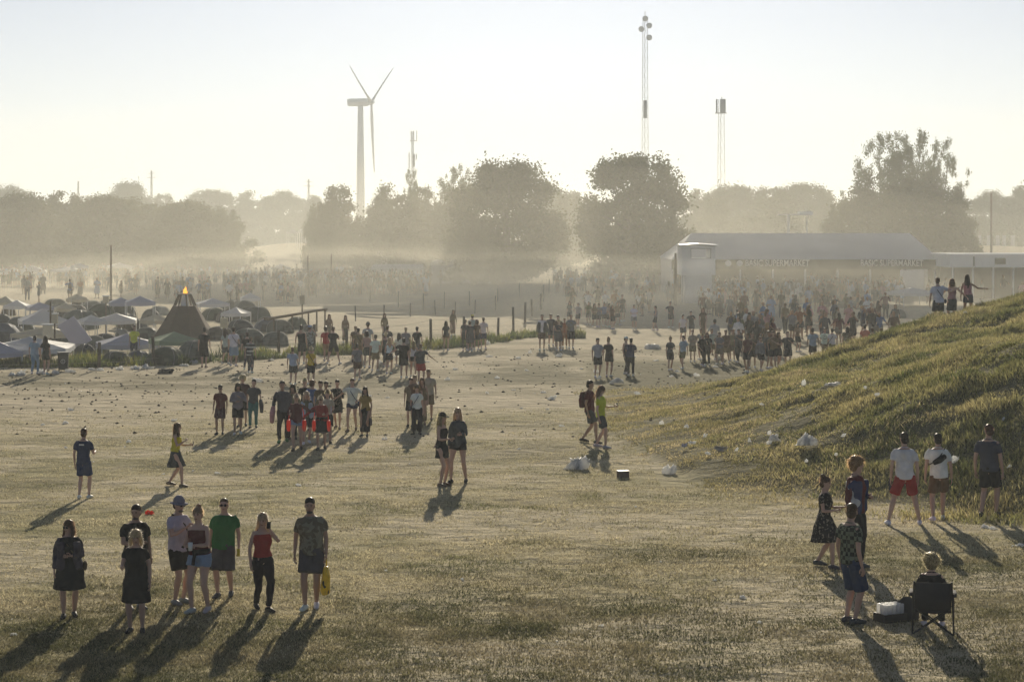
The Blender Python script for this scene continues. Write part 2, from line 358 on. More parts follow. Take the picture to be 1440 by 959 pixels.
# rough grass of the mound
N = 620000
xx = 2.2+rng.random(N)*23; yy = 38+rng.random(N)*50; keep = (xx < yy*.262+1.5)
xx, yy = xx[keep], yy[keep]; yb = np.interp(xx, _bx, _by); yr = 66+np.clip((xx-6)*.75, 0, 12)
cl = fbm(xx*.9+7, yy*.9, 4); edge = sstep(-2.2, 1.6, yy-yb+4.5*(fbm(xx*.7, yy*.7+3, 3)-.5))*sstep(1.8, 5.5, xx+3*(cl-.5))*(1-sstep(2, 8, yy-yr-2))
keep = rng.random(len(xx)) < edge*np.clip((cl-.10)*2.8, .5, 1); xx, yy, cl = xx[keep], yy[keep], cl[keep]
rough_ = blade_mat('rough_grass_blades', (.46, .40, .19), (.30, .285, .115), (.13, .15, .05), sc_=.42); dry_ = blade_mat('dry_straw_blades', (.58, .48, .27), (.42, .36, .18), (.24, .22, .09), sc_=.6)
hm = (.04+.34*np.clip(cl-.30, 0, 1))*(.5+rng.random(len(xx)))*(.35+.65*sstep(4, 12, xx)); wm_ = .02+.03*rng.random(len(xx)); dm_ = rng.random(len(xx)) < .12+.75*(1-sstep(4, 11, xx))+.5*sstep(.52, .68, fbm(xx*.5+20, yy*.5, 3))
blades('grass', xx[dm_], yy[dm_], hm[dm_]*.9, wm_[dm_]*.8, 1.3, dry_, 'bleached straw grass over the left flank of the mound'); xx, yy, hm, wm_ = xx[~dm_], yy[~dm_], hm[~dm_], wm_[~dm_]
blades('grass', xx, yy, hm, wm_, 1.2, rough_, 'long rough grass tufts covering the mound on the right')
# weeds along the campsite fence
N = 26000
xx = -26+rng.random(N)*30; yb2 = np.interp(xx, [-26, -17.6, -15, -11, -7.5, -2, 1], [83.5, 85.2, 86.6, 91, 94, 100, 108])
yy = yb2+.25+rng.random(N)**1.6*4.5; cl = fbm(xx*1.5, yy, 3); keep = rng.random(N) < np.clip((cl-.3)*3, .05, 1); xx, yy, cl = xx[keep], yy[keep], cl[keep]
weeds = blade_mat('weed_blades', (.24, .23, .06), (.12, .15, .035), (.05, .08, .02))
blades('grass', xx, yy, (.12+.65*np.clip(cl-.3, 0, 1))*(.5+rng.random(len(xx))), .04+.05*rng.random(len(xx)), .7, weeds, 'tall green weeds growing along the campsite fence')
# clods and tiny litter specks nobody could count
def specks(name, n, xr, yr_, s, material, label, cat, dens=None):
    x = xr[0]+rng.random(n)*(xr[1]-xr[0]); y = yr_[0]+rng.random(n)*(yr_[1]-yr_[0]); keep = np.abs(x) < y*.27
    if dens is not None: keep &= rng.random(n) < dens(x, y)
    x, y = x[keep], y[keep]; z = zt(x, y); n = len(x); r = s[0]+rng.random(n)**3*(s[1]-s[0]); V = []
    base = np.array([(1, 0, .05), (0, 1, .0), (-1, 0, .03), (0, -1, .0), (.1, .1, .7), (0, 0, -.4)])
    V = base[None]*r[:, None, None]*(.6+.8*rng.random((n, 6, 3)))+np.stack([x, y, z+.01], -1)[:, None]
    F = np.array([(0, 1, 4), (1, 2, 4), (2, 3, 4), (3, 0, 4), (1, 0, 5), (2, 1, 5), (3, 2, 5), (0, 3, 5)])[None]+np.arange(n)[:, None, None]*6
    return tag(link(name, mesh_np(name, V.reshape(-1, 3), F3=F.reshape(-1, 3), mats=[material])), label, cat, kind='stuff')
specks('gravel', 7000, (-24, 18), (56, 100), (.010, .07), M['soil'], 'dark clods and stones strewn over the bare path', 'gravel', lambda x, y: np.clip(.15+np.exp(-((y-80)/10)**2)*sstep(-2, -12, x)*1.0+.25, 0, 1)*(x < y*.12+1))
specks('litter', 900, (-26, 28), (27, 135), (.01, .045), M['plastic'], 'tiny white scraps of litter strewn over the whole field', 'litter')
# ------------------------------------------------------------------ trees
def leaf_mat(name, c1, c2):
    m = bpy.data.materials.new(name); m.use_nodes = True; n = m.node_tree.nodes; l = m.node_tree.links; b = n['Principled BSDF']
    b.inputs['Roughness'].default_value = .7; b.inputs['Specular IOR Level'].default_value = .2
    g = n.new('ShaderNodeNewGeometry'); cr = n.new('ShaderNodeValToRGB'); e = cr.color_ramp.elements
    e[0].color = (*c1, 1); e[1].color = (*c2, 1); l.new(g.outputs['Random Per Island'], cr.inputs[0]); l.new(cr.outputs[0], b.inputs['Base Color'])
    t = n.new('ShaderNodeBsdfTranslucent'); l.new(cr.outputs[0], t.inputs[0]); ms = n.new('ShaderNodeMixShader'); ms.inputs[0].default_value = .3
    l.new(b.outputs[0], ms.inputs[1]); l.new(t.outputs[0], ms.inputs[2]); l.new(ms.outputs[0], n['Material Output'].inputs[0]); return m
LEAF = leaf_mat('leaves_dark', (.05, .06, .014), (.10, .105, .028)); LEAF2 = leaf_mat('leaves_light', (.06, .08, .02), (.13, .14, .045))
def quads(P, s, rg):
    n = len(P); a = rg.normal(size=(n, 3)); a /= np.linalg.norm(a, axis=1)[:, None]; b = rg.normal(size=(n, 3)); b -= a*(a*b).sum(1)[:, None]; b /= np.linalg.norm(b, axis=1)[:, None]
    s = (s*(.6+.8*rg.random(n)))[:, None]; V = np.stack([P-a*s, P+b*s*.6, P+a*s, P-b*s*.6], 1).reshape(-1, 3); return V, np.arange(4*n).reshape(-1, 4)
def crown_mesh(kind, seed, n):
    """unit crown: about 1 high, 1 wide, standing on z=0"""
    rg = np.random.default_rng(seed); lobes = []
    NL = {'round': 150, 'bushy': 140, 'airy': 150}[kind]; stems = [(rg.random()*.5-.25, rg.random()*.5-.25, .65+.35*rg.random()) for _ in range(7)]
    for k in range(NL):
        a = rg.random()*6.28; h = rg.random(); u = rg.random()**.5
        if kind == 'round': env = .46*min(1, math.sin(math.pi*min(1, .16+.80*h))**.55); r = env*u; lobes.append((r*math.cos(a), r*math.sin(a), .06+.86*h, .055+.045*rg.random()))
        elif kind == 'bushy':
            env = .48*(1-.80*h**2.4)*(.82+.18*math.sin(3*a+seed)); r = env*u; lobes.append((r*math.cos(a), r*math.sin(a), .04+.88*h*(.82+.18*math.cos(2*a+seed)), .036+.045*rg.random()))
        else:
            sx, sy, hh = stems[k % 7]; f = rg.random()**.7; w_ = .05+.16*math.sin(math.pi*min(1, f*.95+.05)); lobes.append((sx*(.6+.6*f)+rg.normal()*w_*.55, sy*(.6+.6*f)+rg.normal()*w_*.55, .12+f*hh*.86, .022+.03*rg.random()))
    L = np.array(lobes); pw = L[:, 3]**2; pw /= pw.sum(); c = rg.choice(len(L), n, p=pw)
    P = L[c, :3]+rg.normal(size=(n, 3))*(L[c, 3]*.52)[:, None]*np.array([1, 1, .85])
    P[:, 2] = np.abs(P[:, 2]); V, F = quads(P, .0120 if kind != 'airy' else .0080, rg)
    return mesh_np('crown_'+kind, V, F4=F, mats=[LEAF if kind != 'airy' else LEAF2]), L
def trunk_mesh(L, seed, thick=.022):
    b = MB(); rg = random.Random(seed); b.tube([(0, 0, -.02), (.01, 0, .15), (.0, .01, .4), (0, 0, .62)], [thick*1.3, thick, thick*.7, thick*.3], 8)
    for lb in L[:22]:
        h0 = .12+.5*rg.random()*lb[2]/.9; b.tube([(0, 0, h0), (lb[0]*.5, lb[1]*.5, h0+(lb[2]-h0)*.6), (lb[0], lb[1], lb[2])], [thick*.45, thick*.28, thick*.12], 5)
    return b.mesh('trunk', [M['bark']], True)
TP = {}
for kind, cnt, n in (('round', 3, 44000), ('bushy', 3, 30000), ('airy', 3, 15000)):
    for i in range(cnt):
        cm, L = crown_mesh(kind, 11+i, n); TP[kind, i] = (cm, trunk_mesh(L, i, .03 if kind == 'round' else .018))
tree_i = 0
def tree(kind, px, top, d, wpx, label, group=None, name=None):
    """crown top row and width in photo pixels at distance d"""
    global tree_i; tree_i += 1
    p = atd(px, d); h = CH-(top-HZ)*d/FPX-p.z; wd = wpx*d/FPX*(1.22 if kind != 'airy' else 1.3)
    cm, tm = TP[kind, tree_i % 3]; t = empty(name or {'round': 'broadleaf_tree', 'bushy': 'bushy_tree', 'airy': 'airy_tree'}[kind], (p.x, p.y, p.z), tree_i*1.7)
    t.scale = (wd, wd, h*1.02); link('trunk', tm, t); link('crown', cm, t)
    tag(t, label, 'tree', group)
    return t
# left grove, edge facing the field; px, top row, distance, width px
for i, (px, top, wp) in enumerate([(0, 280, 120), (62, 276, 110), (120, 279, 120), (178, 277, 110), (235, 283, 110), (290, 288, 100)]):
    tree('bushy', px, top, 275, wp*1.15, ['dense low tree filling the left end of the left grove', 'dense tree between the round tree and the peaked one at left', 'dense tree just left of the tall thin pole', 'dense tree just right of the tall thin pole', 'dense tree behind the middle of the left grove', 'dense tree behind the right end of the left grove'][i], 'trees of the left grove')
for i, a in enumerate([('bushy', -30, 262, 262, 120), ('round', 30, 272, 255, 110), ('bushy', 92, 263, 268, 100), ('round', 150, 276, 256, 110), ('bushy', 205, 278, 262, 110), ('round', 262, 282, 254, 110), ('bushy', 318, 290, 258, 92)]):
    tree(*a, ['hazy bushy tree cut by the left edge of the picture', 'round dusty tree at the left of the grove beyond the tents', 'taller peaked tree in the left grove, between two rounder ones', 'broad tree in the left grove behind the far flag pole', 'bushy tree in the middle of the left grove', 'round tree near the right end of the left grove', 'last and lowest bushy tree at the right end of the left grove'][i], 'trees of the left grove')
# the far tree line behind
FT = [('round', 12, 262, 520, 60), ('bushy', 120, 272, 540, 70), ('round', 182, 257, 540, 44), ('bushy', 232, 266, 560, 46), ('round', 296, 267, 560, 60), ('bushy', 345, 268, 560, 60), ('round', 398, 270, 560, 62), ('bushy', 440, 271, 560, 56), ('round', 770, 266, 420, 56), ('bushy', 806, 262, 420, 62), ('bushy', 985, 261, 330, 62), ('round', 1030, 262, 335, 66), ('bushy', 1078, 254, 330, 70), ('round', 1128, 258, 338, 66), ('bushy', 1160, 262, 330, 60), ('round', 1395, 270, 380, 60), ('bushy', 1436, 256, 380, 60), ('round', 1470, 252, 380, 60)]
FL_ = ['far round treetop at the left edge, above the left grove', 'low far treetop right of the first round one above the left grove', 'highest pale dome-shaped treetop above the left grove', 'small far treetop right of the highest pale one', 'far treetop right of the thin power pylon', 'flat stretch of far tree line right of the pylon', 'far tree above the bright canopies on the bank', 'far tree line touching the trees at the turbine',
 'hazy treetop in the gap, touching the first big round tree', 'hazy treetop in the gap, touching the tallest round tree', 'hazy tree right behind the tallest round tree, over the white tower', 'hazy tree at the foot of the mast with panel antennas', 'hazy tree between the antenna mast and the canopy tower', 'hazy tree behind the raised bright canopy', 'hazy tree touching the left side of the tall airy trees', 'low hazy tree right of the tall airy clump', 'hazy tree behind the dark utility pole at right', 'hazy tree cut by the right edge']
for i, (k, px, top, d, wp) in enumerate(FT): tree(k, px, top, d, wp*1.45, FL_[i], None, name='distant_tree')
for a in [('bushy', 478, 250, 236, 104, 'bushy tree in front of the wind turbine tower'), ('round', 452, 285, 232, 50, 'low round bush at the left foot of the turbine trees'), ('bushy', 540, 258, 240, 104, 'broad bushy tree right of the wind turbine'), ('bushy', 598, 252, 246, 80, 'ragged bushy tree with a small antenna mast rising behind it'),
          ('airy', 582, 236, 238, 34, 'thin spiky poplar in front of the small antenna mast'), ('airy', 640, 226, 244, 60, 'airy sparse tree just left of the first big round tree'), ('airy', 668, 228, 246, 40, 'airy treetop touching the left side of the first big round tree'), ('bushy', 622, 282, 238, 90, 'lower bushy tree filling the gap before the first big round tree'),
          ('round', 712, 228, 214, 150, 'first of the two big round trees, left of the middle of the field'), ('bushy', 668, 296, 208, 86, 'low leafy tree at the left foot of the first big round tree'), ('round', 893, 217, 208, 158, 'tallest big round tree, under the lattice mast'), ('bushy', 945, 292, 205, 56, 'low bushy tree beside the white tower'),
          ('bushy', 560, 264, 231, 120, 'dense tree filling the belt right of the wind turbine'), ('bushy', 640, 262, 240, 100, 'dense tree behind the airy ones left of the first big round tree'), ('bushy', 800, 270, 300, 110, 'pale dense tree closing the gap between the two big round trees'), ('bushy', 1008, 272, 300, 120, 'dense tree behind the left end of the supermarket roof'), ('bushy', 1092, 266, 300, 120, 'dense tree behind the middle of the supermarket roof'),
          ('airy', 1238, 178, 236, 96, 'tall airy tree with see-through top, left of three behind the supermarket'), ('airy', 1290, 182, 238, 90, 'tall airy tree with see-through top, middle of three behind the supermarket'), ('airy', 1322, 192, 236, 70, 'tall airy tree leaning right behind the supermarket'), ('bushy', 1215, 246, 232, 120, 'dense tree under the tall airy ones, left part'),
          ('round', 1285, 250, 228, 130, 'dense dark tree under the tall airy ones, behind the tent gable'), ('bushy', 1345, 256, 230, 84, 'dense dark tree at the right end of the tall clump'), ('bushy', 1180, 282, 226, 84, 'low dense tree left of the tall clump'), ('bushy', 1250, 268, 222, 90, 'low dense tree over the middle of the supermarket roof')]:
    tree(*a[:5], a[5], None)
# ------------------------------------------------------------------ wind turbine
def turbine():
    d = 750.0; s = d/FPX; X0 = (507-720)*s; hz = CH+(HZ-145)*s; t = empty('wind_turbine', (X0, d, 0)); tag(t, 'white three-bladed wind turbine rising behind the trees', 'wind turbine')
    b = MB(); b.tube([(0, 0, -1), (0, 0, hz*.5), (0, 0, hz-1.2)], [1.75, 1.45, 1.0], 20); b.build('tower', M['white'], t, True)
    b = MB(); V, F = loft([(-4.9, .2, hz+.1), (-4.4, .2, hz+.15), (0, 0, hz+.15), (2.6, -.1, hz+.2), (3.4, -.12, hz+.2)], [1.15, 1.3, 1.45, 1.4, 1.0], [1.25, 1.4, 1.5, 1.45, 1.05], ref=(0, 1, 0), n=8, cap=.1); b.add(V, F); b.build('nacelle', M['white'], t)
    b = MB(); V, F = loft([(3.2, -.12, hz+.2), (4.2, -.15, hz+.2), (4.9, -.17, hz+.2), (5.3, -.18, hz+.2)], [1.0, .95, .6, .15], ref=(0, 1, 0), n=12, cap=.1); b.add(V, F); b.build('hub', M['white'], t, True)
    ax = np.array((.955, -.29, .0)); ax /= np.linalg.norm(ax); up = np.array((0, 0, 1.)); side = np.cross(ax, up)
    c = np.array((4.1, -.15, hz+.2))
    for k in range(3):
        a = math.pi+.06+k*2*math.pi/3; r = up*math.cos(a)+side*math.sin(a); q = np.cross(ax, r)
        pts, rx, ry = [], [], []
        for f, ch, th in ((0, .55, .5), (.06, .6, .5), (.2, 1.25, .32), (.5, .95, .26), (.85, .60, .20), (1, .34, .12)):
            pts.append(c+r*(.8+25.5*f)+ax*(.6*f*f)); rx.append(ch*.62); ry.append(th)
        V, F = loft(pts, rx, ry, ref=ax*.45+q*.9, n=10, cap=.1); MB().add(V, F).build('blade', M['white'], t, True)
turbine()
# ------------------------------------------------------------------ masts
def lattice(name, px, d, top, wpx, label, extra):
    s = d/FPX; x = (px-720)*s; h = CH+(HZ-top)*s; wd = wpx*s/2; t = empty(name, (x, d, 0)); tag(t, label, 'mast')
    b = MB(); cs = [(-wd, -wd*.6), (wd, -wd*.6), (0, wd)]
    for cx, cy_ in cs: b.bar((cx*1.25, cy_*1.25, 0), (cx*.75, cy_*.75, h), .050*d/400, n=5)
    n = int(h/(wd*3.2)); k = 0
    for i in range(n):
        z0, z1 = h*i/n, h*(i+1)/n; f0, f1 = 1.25-.5*i/n, 1.25-.5*(i+1)/n
        for j in range(3):
            a, c = cs[j], cs[(j+1) % 3]; b.bar((a[0]*f0, a[1]*f0, z0), (c[0]*f1, c[1]*f1, z1), .020*d/400, n=4)
            b.bar((a[0]*f0, a[1]*f0, z0), (c[0]*f0, c[1]*f0, z0), .016*d/400, n=4)
    b.build('lattice', M['steel'], t); extra(t, h, wd, s); return t
def dishes(t, h, wd, s):
    for z, a in ((-.2, 0), (-1.6, 1), (-2.3, -1), (-4.0, 1)):
        b = MB(); V, F = loft([(a*wd*1.3, -wd, h+z), (a*wd*1.3, -wd-.35, h+z)], [.45, .6], n=12, cap=.1); b.add(V, F); b.build('dish_antenna', M['white'], t)
    MB().bar((0, 0, h-.5), (0, 0, h+1.4), .06).build('rod_antenna', M['steel'], t)
    for z in (.34, .58): b = MB(); b.box((0, -wd, h*z), (wd*1.2, .2, h*.075)); b.build('cable_panel', M['steel'], t)
lattice('lattice_mast', 907, 400, 26, 8.5, 'tall slim lattice mast with antennas, above the tallest round tree', dishes)
def panels(t, h, wd, s):
    for x, w_ in ((-6.5, 2.2), (1.5, 6.5), (5, 2)): b = MB(); b.box((x*s, -.5, h-19*s), (w_*s, .35, 19*s)); b.build('panel_antenna', M['steel'], t)
    MB().bar((1*s, 0, h-2), (1*s, 0, h+3*s), .08).build('rod_antenna', M['steel'], t)
    b = MB(); b.box((-.5*s, -.2, h-20*s), (16*s, 1.2, 1*s)); b.build('platform', M['steel'], t)
lattice('antenna_mast', 1014, 420, 140, 10.0, 'antenna mast with dark panel antennas at its top, right of the lattice mast', panels)
def panels2(t, h, wd, s):
    for x, w_, z0, hh in ((-4.5, 1.4, -52, 22), (2, 3, -50, 18), (5.5, 1.4, -40, 8)): b = MB(); b.box((x*s, -.4, h+z0*s), (w_*s, .3, hh*s)); b.build('panel_antenna', M['steel'], t)
    for x in (-2, 2, 6): MB().bar((x*s, 0, h-14*s), (x*s, 0, h+1*s), .07).build('rod_antenna', M['steel'], t)
    b = MB(); b.box((1*s, 0, h-14*s), (10*s, .5, .8*s)); b.build('platform', M['steel'], t)
lattice('antenna_mast', 580, 420, 185, 4.0, 'short antenna mast poking out behind the ragged trees', panels2)
for px, top, lab in ((110, 255, 'thin dark pole above the far trees at far left'), (213, 240, 'thin power pylon with crossarms on the left horizon'), (434, 252, 'tiny pylon on the horizon left of the turbine trees')):
    d = 700; s = d/FPX; h = CH+(HZ-top)*s; t = empty('power_pylon', ((px-720)*s, d, 0)); tag(t, lab, 'pylon')
    b = MB(); b.bar((-.5, 0, 0), (-.12, 0, h), .16); b.bar((.5, 0, 0), (.12, 0, h), .16)
    for i in range(8): b.bar(((-.5+.38*i/8), 0, h*i/8), (.5-.38*(i+1)/8, 0, h*(i+1)/8), .07, n=4)
    b.build('lattice', M['steel'], t)
    if px != 110:
        b = MB(); b.bar((-1.6, 0, h-2.5), (1.6, 0, h-2.5), .1); b.bar((-1.2, 0, h-1), (1.2, 0, h-1), .1); b.build('crossarm', M['steel'], t)
# ------------------------------------------------------------------ text on boards
def text(s, size_w, h, material, parent, loc, name='lettering', bold=.01):
    c = bpy.data.curves.new(name, 'FONT'); c.body = s; c.extrude = .02; c.offset = bold; c.align_x = 'CENTER'; c.align_y = 'CENTER'
    o = bpy.data.objects.new(name, c); COL.objects.link(o); bpy.context.view_layer.update()
    dx, dy = max(o.dimensions.x, 1e-3), max(o.dimensions.y, 1e-3); me = bpy.data.meshes.new_from_object(o); bpy.data.objects.remove(o)
    for v in me.vertices: v.co.x *= size_w/dx; v.co.y *= h/dy
    me.materials.clear(); me.materials.append(material); o = link(name, me, parent); o.rotation_euler = (R(90), 0, 0); o.location = loc; return o
MW = mat('sign_white', (.75, .74, .70), rough=.6, noise=0); ROOF = mat('tent_roof_pvc', (.80, .81, .84), rough=.6, noise=.07, scale=.35, bump=.12, bscale=.45, trans=.55); TARP = mat('white_tarpaulin', (.86, .87, .88), rough=.6, noise=.05, scale=1, bump=.05, bscale=1.5, trans=.5)
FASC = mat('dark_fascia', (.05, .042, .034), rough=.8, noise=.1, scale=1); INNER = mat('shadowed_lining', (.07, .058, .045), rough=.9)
LAMP = mat('lit_tube', (1, .93, .75), emit=1.5)
def marquee():
    d = 172.0; s = d/FPX; x0, x1 = (944-720)*s, (1322-720)*s; e = CH-(365-HZ)*s; D = 14.0
    zr = CH-(328-HZ)*(d+D*.5)/FPX; xa, xb = (972-720)*(d+7)/FPX, (1279-720)*(d+7)/FPX
    t = empty('supermarket_tent', ((x0+x1)/2, d, 0)); ox = (x0+x1)/2; tag(t, 'long hipped festival supermarket tent with BASIC SUPERMARKET signs', 'marquee')
    b = MB(); b.add([(x0-ox, 0, e), (x1-ox, 0, e), (x1-ox, D, e), (x0-ox, D, e), (xa-ox, D/2, zr), (xb-ox, D/2, zr)], [(0, 1, 5, 4), (1, 2, 5), (2, 3, 4, 5), (3, 0, 4), (3, 2, 1, 0)])
    b.build('roof', ROOF, t)
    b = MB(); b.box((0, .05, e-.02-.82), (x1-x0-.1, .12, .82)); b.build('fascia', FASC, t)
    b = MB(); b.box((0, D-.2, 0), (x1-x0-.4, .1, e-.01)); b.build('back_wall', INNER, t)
    b = MB(); b.box((x1-ox-.15, D/2+.1, 0), (.1, D-.5, e-.01)); b.build('side_wall', ROOF, t); b = MB(); b.box((x0-ox+.15, D/2+.1, 0), (.1, D-.5, e-.01)); b.build('side_wall', ROOF, t)
    for i in range(9): MB().box((x0-ox+.4+i*(x1-x0-.8)/8, .3, 0), (.14, .14, e-.05)).build('post', M['white'], t)
    for px, w_ in ((1093, 90), (1254, 88)): text('BASIC SUPERMARKET', w_*s, 9.0*s, MW, t, ((px-720)*s-ox, -.03, CH-(370.5-HZ)*s))
    for px in (1024, 1040):
        b = MB(); V, F = loft([(0, 0, 0), (0, -.05, 0)], [4.4*s, 4.4*s], n=20, cap=0); b.add(V, F); b.build('round_sign', MW, t, loc=((px-720)*s-ox, -.02, CH-(370.5-HZ)*s))
    for px in (1052, 1066, 1078, 1092, 1128, 1143, 1156): MB().box(((px-720)*s-ox, 4.0, e-.62), (.55+.2*(px % 3), .2, .10)).build('ceiling_lamp', LAMP, t)
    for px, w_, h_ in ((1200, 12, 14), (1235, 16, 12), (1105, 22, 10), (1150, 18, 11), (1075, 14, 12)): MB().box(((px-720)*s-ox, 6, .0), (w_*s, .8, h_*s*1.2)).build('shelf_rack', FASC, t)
    b = MB(); b.box(((1283-720)*s-ox, .1, 0), (34*s, .08, e-.9)); b.build('entrance_panel', M['white'], t)
marquee()
def side_tent():
    d = 170.0; s = d/FPX; x0, x1 = (1323-720)*s, (1500-720)*s; z1 = CH-(358-HZ)*s; z0 = CH-(375-HZ)*s
    t = empty('white_stall', ((x0+x1)/2, d, 0)); ox = (x0+x1)/2; tag(t, 'long low stall with a white sign band, right of the supermarket tent', 'stall')
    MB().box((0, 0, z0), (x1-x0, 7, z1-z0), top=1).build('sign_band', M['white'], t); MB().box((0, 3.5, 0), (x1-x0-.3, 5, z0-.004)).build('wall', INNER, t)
    MB().box((0, .1, z1+.003), (x1-x0+.3, 7.4, .10)).build('roof', ROOF, t)
    for i in range(7): MB().box((x0-ox+.3+i*(x1-x0-.6)/6, -3.2, 0), (.12, .12, z0-.01)).build('post', M['white'], t)
    MB().box((x0-ox+4.2, -3.56, z0+.28), (.9, .03, .5)).build('emblem', FASC, t); MB().box((x0-ox+2.0, -3.56, z0+.1), (.1, .03, .8)).build('trim', FASC, t)
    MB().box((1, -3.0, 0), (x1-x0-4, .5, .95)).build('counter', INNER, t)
side_tent()
def tower():
    d = 158.0; s = d/FPX; p = atd(979, d); top = CH-(347-HZ)*s; mid = CH-(387-HZ)*s; W_ = 47*s
    t = empty('watch_tower', (p.x, p.y, p.z), R(4)); tag(t, 'white boxy lookout tower with a window and bright roof, before the supermarket tent', 'tower')
    MB().box((.03, 0, 0), (38*s, 2.0, mid-.02)).build('column', TARP, t)
    b = MB(); c0, c1 = CH-(364-HZ)*s, CH-(350-HZ)*s; xl, xr = -.62, .98
    b.box((0, 0, mid), (W_, 2.5, c0-mid)); b.box((0, 0, c1), (W_, 2.5, top-c1-.003)); b.box(((-W_/2+xl)/2, 0, c0), (W_/2+xl, 2.496, c1-c0)); b.box(((W_/2+xr)/2, 0, c0), (W_/2-xr, 2.496, c1-c0))
    b.build('cabin', TARP, t)
    b = MB(); b.box(((xl+xr)/2, -1.2, c0-.02), (xr-xl+.06, .06, .05)); b.box(((xl+xr)/2, -1.2, c1-.03), (xr-xl+.06, .06, .05)); b.box((xl, -1.2, c0), (.05, .06, c1-c0)); b.box((xr, -1.2, c0), (.05, .06, c1-c0)); b.build('window_frame', M['dark'], t)
    b = MB(); b.add(*loft([(-W_/2-.12, 0, top+.07), (0, 0, top+.16), (W_/2+.12, 0, top+.07)], [.09, .11, .09], [1.35, 1.35, 1.35], ref=(0, 0, 1), n=16, cap=.2)); b.build('roof', mat('roof_sheet', (.8, .8, .78), rough=.25), t)
    for i in (-1, 1): MB().box((i*(38*s/2+.14), -.9, 0), (.08, .08, mid)).build('support_post', M['steel'], t)
    b = MB(); b.box((1.6, -1.8, 0), (2.8, .05, .06)); b.box((1.6, -1.8, .9), (2.8, .05, .06))
    for i in range(6): b.box((.3+i*.52, -1.8, 0), (.05, .05, .95))
    tag(b.build('crowd_barrier', M['steel'], None, loc=(p.x, p.y, p.z)), 'low steel barrier at the foot of the white tower', 'barrier')
tower()
def canopy_tower():
    d = 205.; s = d/FPX; p = atd(1120, d); z = CH-(303-HZ)*s; t = empty('canopy_tower', (p.x, p.y, 0)); tag(t, 'small raised platform with bright flat canopy between the trees over the supermarket', 'canopy')
    MB().box((-.2, 0, z), (46*s, 3, .12)).build('roof', M['white'], t); MB().box((.9, 0, z+.12), (18*s, 2, .3)).build('roof_box', M['white'], t)
    for x in (-.9, .9): MB().box((x, -1, 0), (.14, .14, z)).build('post', M['white'], t)
    MB().box((0, 0, z-2.2), (3, 2.2, .12)).build('platform', M['wood'], t)
canopy_tower()
# ------------------------------------------------------------------ poles
def pole(px, foot, top, r, label, d=None, m='wood', name='wooden_pole'):
    p = at(px, foot) if d is None else atd(px, d); h = CH-(top-HZ)*p.y/FPX-p.z
    b = MB(); b.bar((0, 0, -.1), (0, 0, h), r, r*.8); return tag(b.build(name, M[m], None, loc=p), label, 'pole')
pole(156, 428, 345, .09, 'tall thin pole standing behind the campsite at left')
pole(950, 430, 356, .10, 'tall pole just left of the white tower')
pole(433, 420, 360, .07, 'left one of two thin poles in the dusty crowd')
pole(466, 415, 357, .07, 'right one of two thin poles in the dusty crowd')
pole(1394, 0, 272, .13, 'dark utility pole at the right edge before the far trees', d=215)
pole(1108, 0, 303, .10, 'pale flag pole behind the supermarket roof', d=200, m='white', name='flag_pole')
# ------------------------------------------------------------------ fences
WIRE = mat('fence_wire', (.30, .29, .27), rough=.5, metal=.5, noise=0); POSTM = mat('fence_post_wood', (.10, .08, .06), rough=.95, noise=.3, scale=10, bump=.01)
def fence(pts, hgt, r, label, wires=(.95, .6, .25), lean=.04, wr=.006):
    P = [at(a, b) for a, b in pts]; t = empty('wire_fence', P[0]); tag(t, label, 'fence'); o = P[0]; tops = []
    rr = random.Random(len(pts))
    for p in P:
        h = hgt*(.80+.3*rr.random()); q = p-o; lx, ly = lean*rr.uniform(-1, 1), lean*rr.uniform(-1, 1)
        b = MB(); b.tube([(q.x, q.y, q.z-.1), (q.x+lx*.5, q.y, q.z+h*.5), (q.x+lx, q.y+ly, q.z+h)], [r, r*.97, r*.9], 7); b.build('post', POSTM, t, True); tops.append((q, h, lx, ly))
    for k, f in enumerate(wires):
        b = MB()
        for (q, h, lx, ly), (q2, h2, lx2, ly2) in zip(tops, tops[1:]):
            a = np.array((q.x+lx*f, q.y+ly*f-r, q.z+h*f)); c = np.array((q2.x+lx2*f, q2.y+ly2*f-r, q2.z+h2*f)); m_ = (a+c)/2; m_[2] -= .05; b.tube([a, m_, c], wr, 4)
        b.build('wire', WIRE, t)
FP = [(-40, 523), (139, 519), (216, 514), (340, 505), (392, 501), (442, 497), (487, 493), (541, 489), (606, 487), (652, 482), (700, 474), (722, 466), (738, 455), (748, 445), (760, 436), (764, 424), (772, 412)]
fence(FP, 1.28, .075, 'wooden post and wire fence running along the campsite edge')
fence([(345, 424), (370, 423), (392, 422), (418, 420), (445, 418), (480, 419), (520, 425), (560, 432), (595, 437), (625, 434), (660, 430), (700, 424), (730, 418)], 1.15, .045, 'second wire fence further off across the dusty field')
fence([(500, 452), (540, 448), (577, 445), (612, 443), (640, 446), (668, 441), (697, 437)], 1.1, .045, 'short fence line standing in the dry grass beyond the campsite fence')
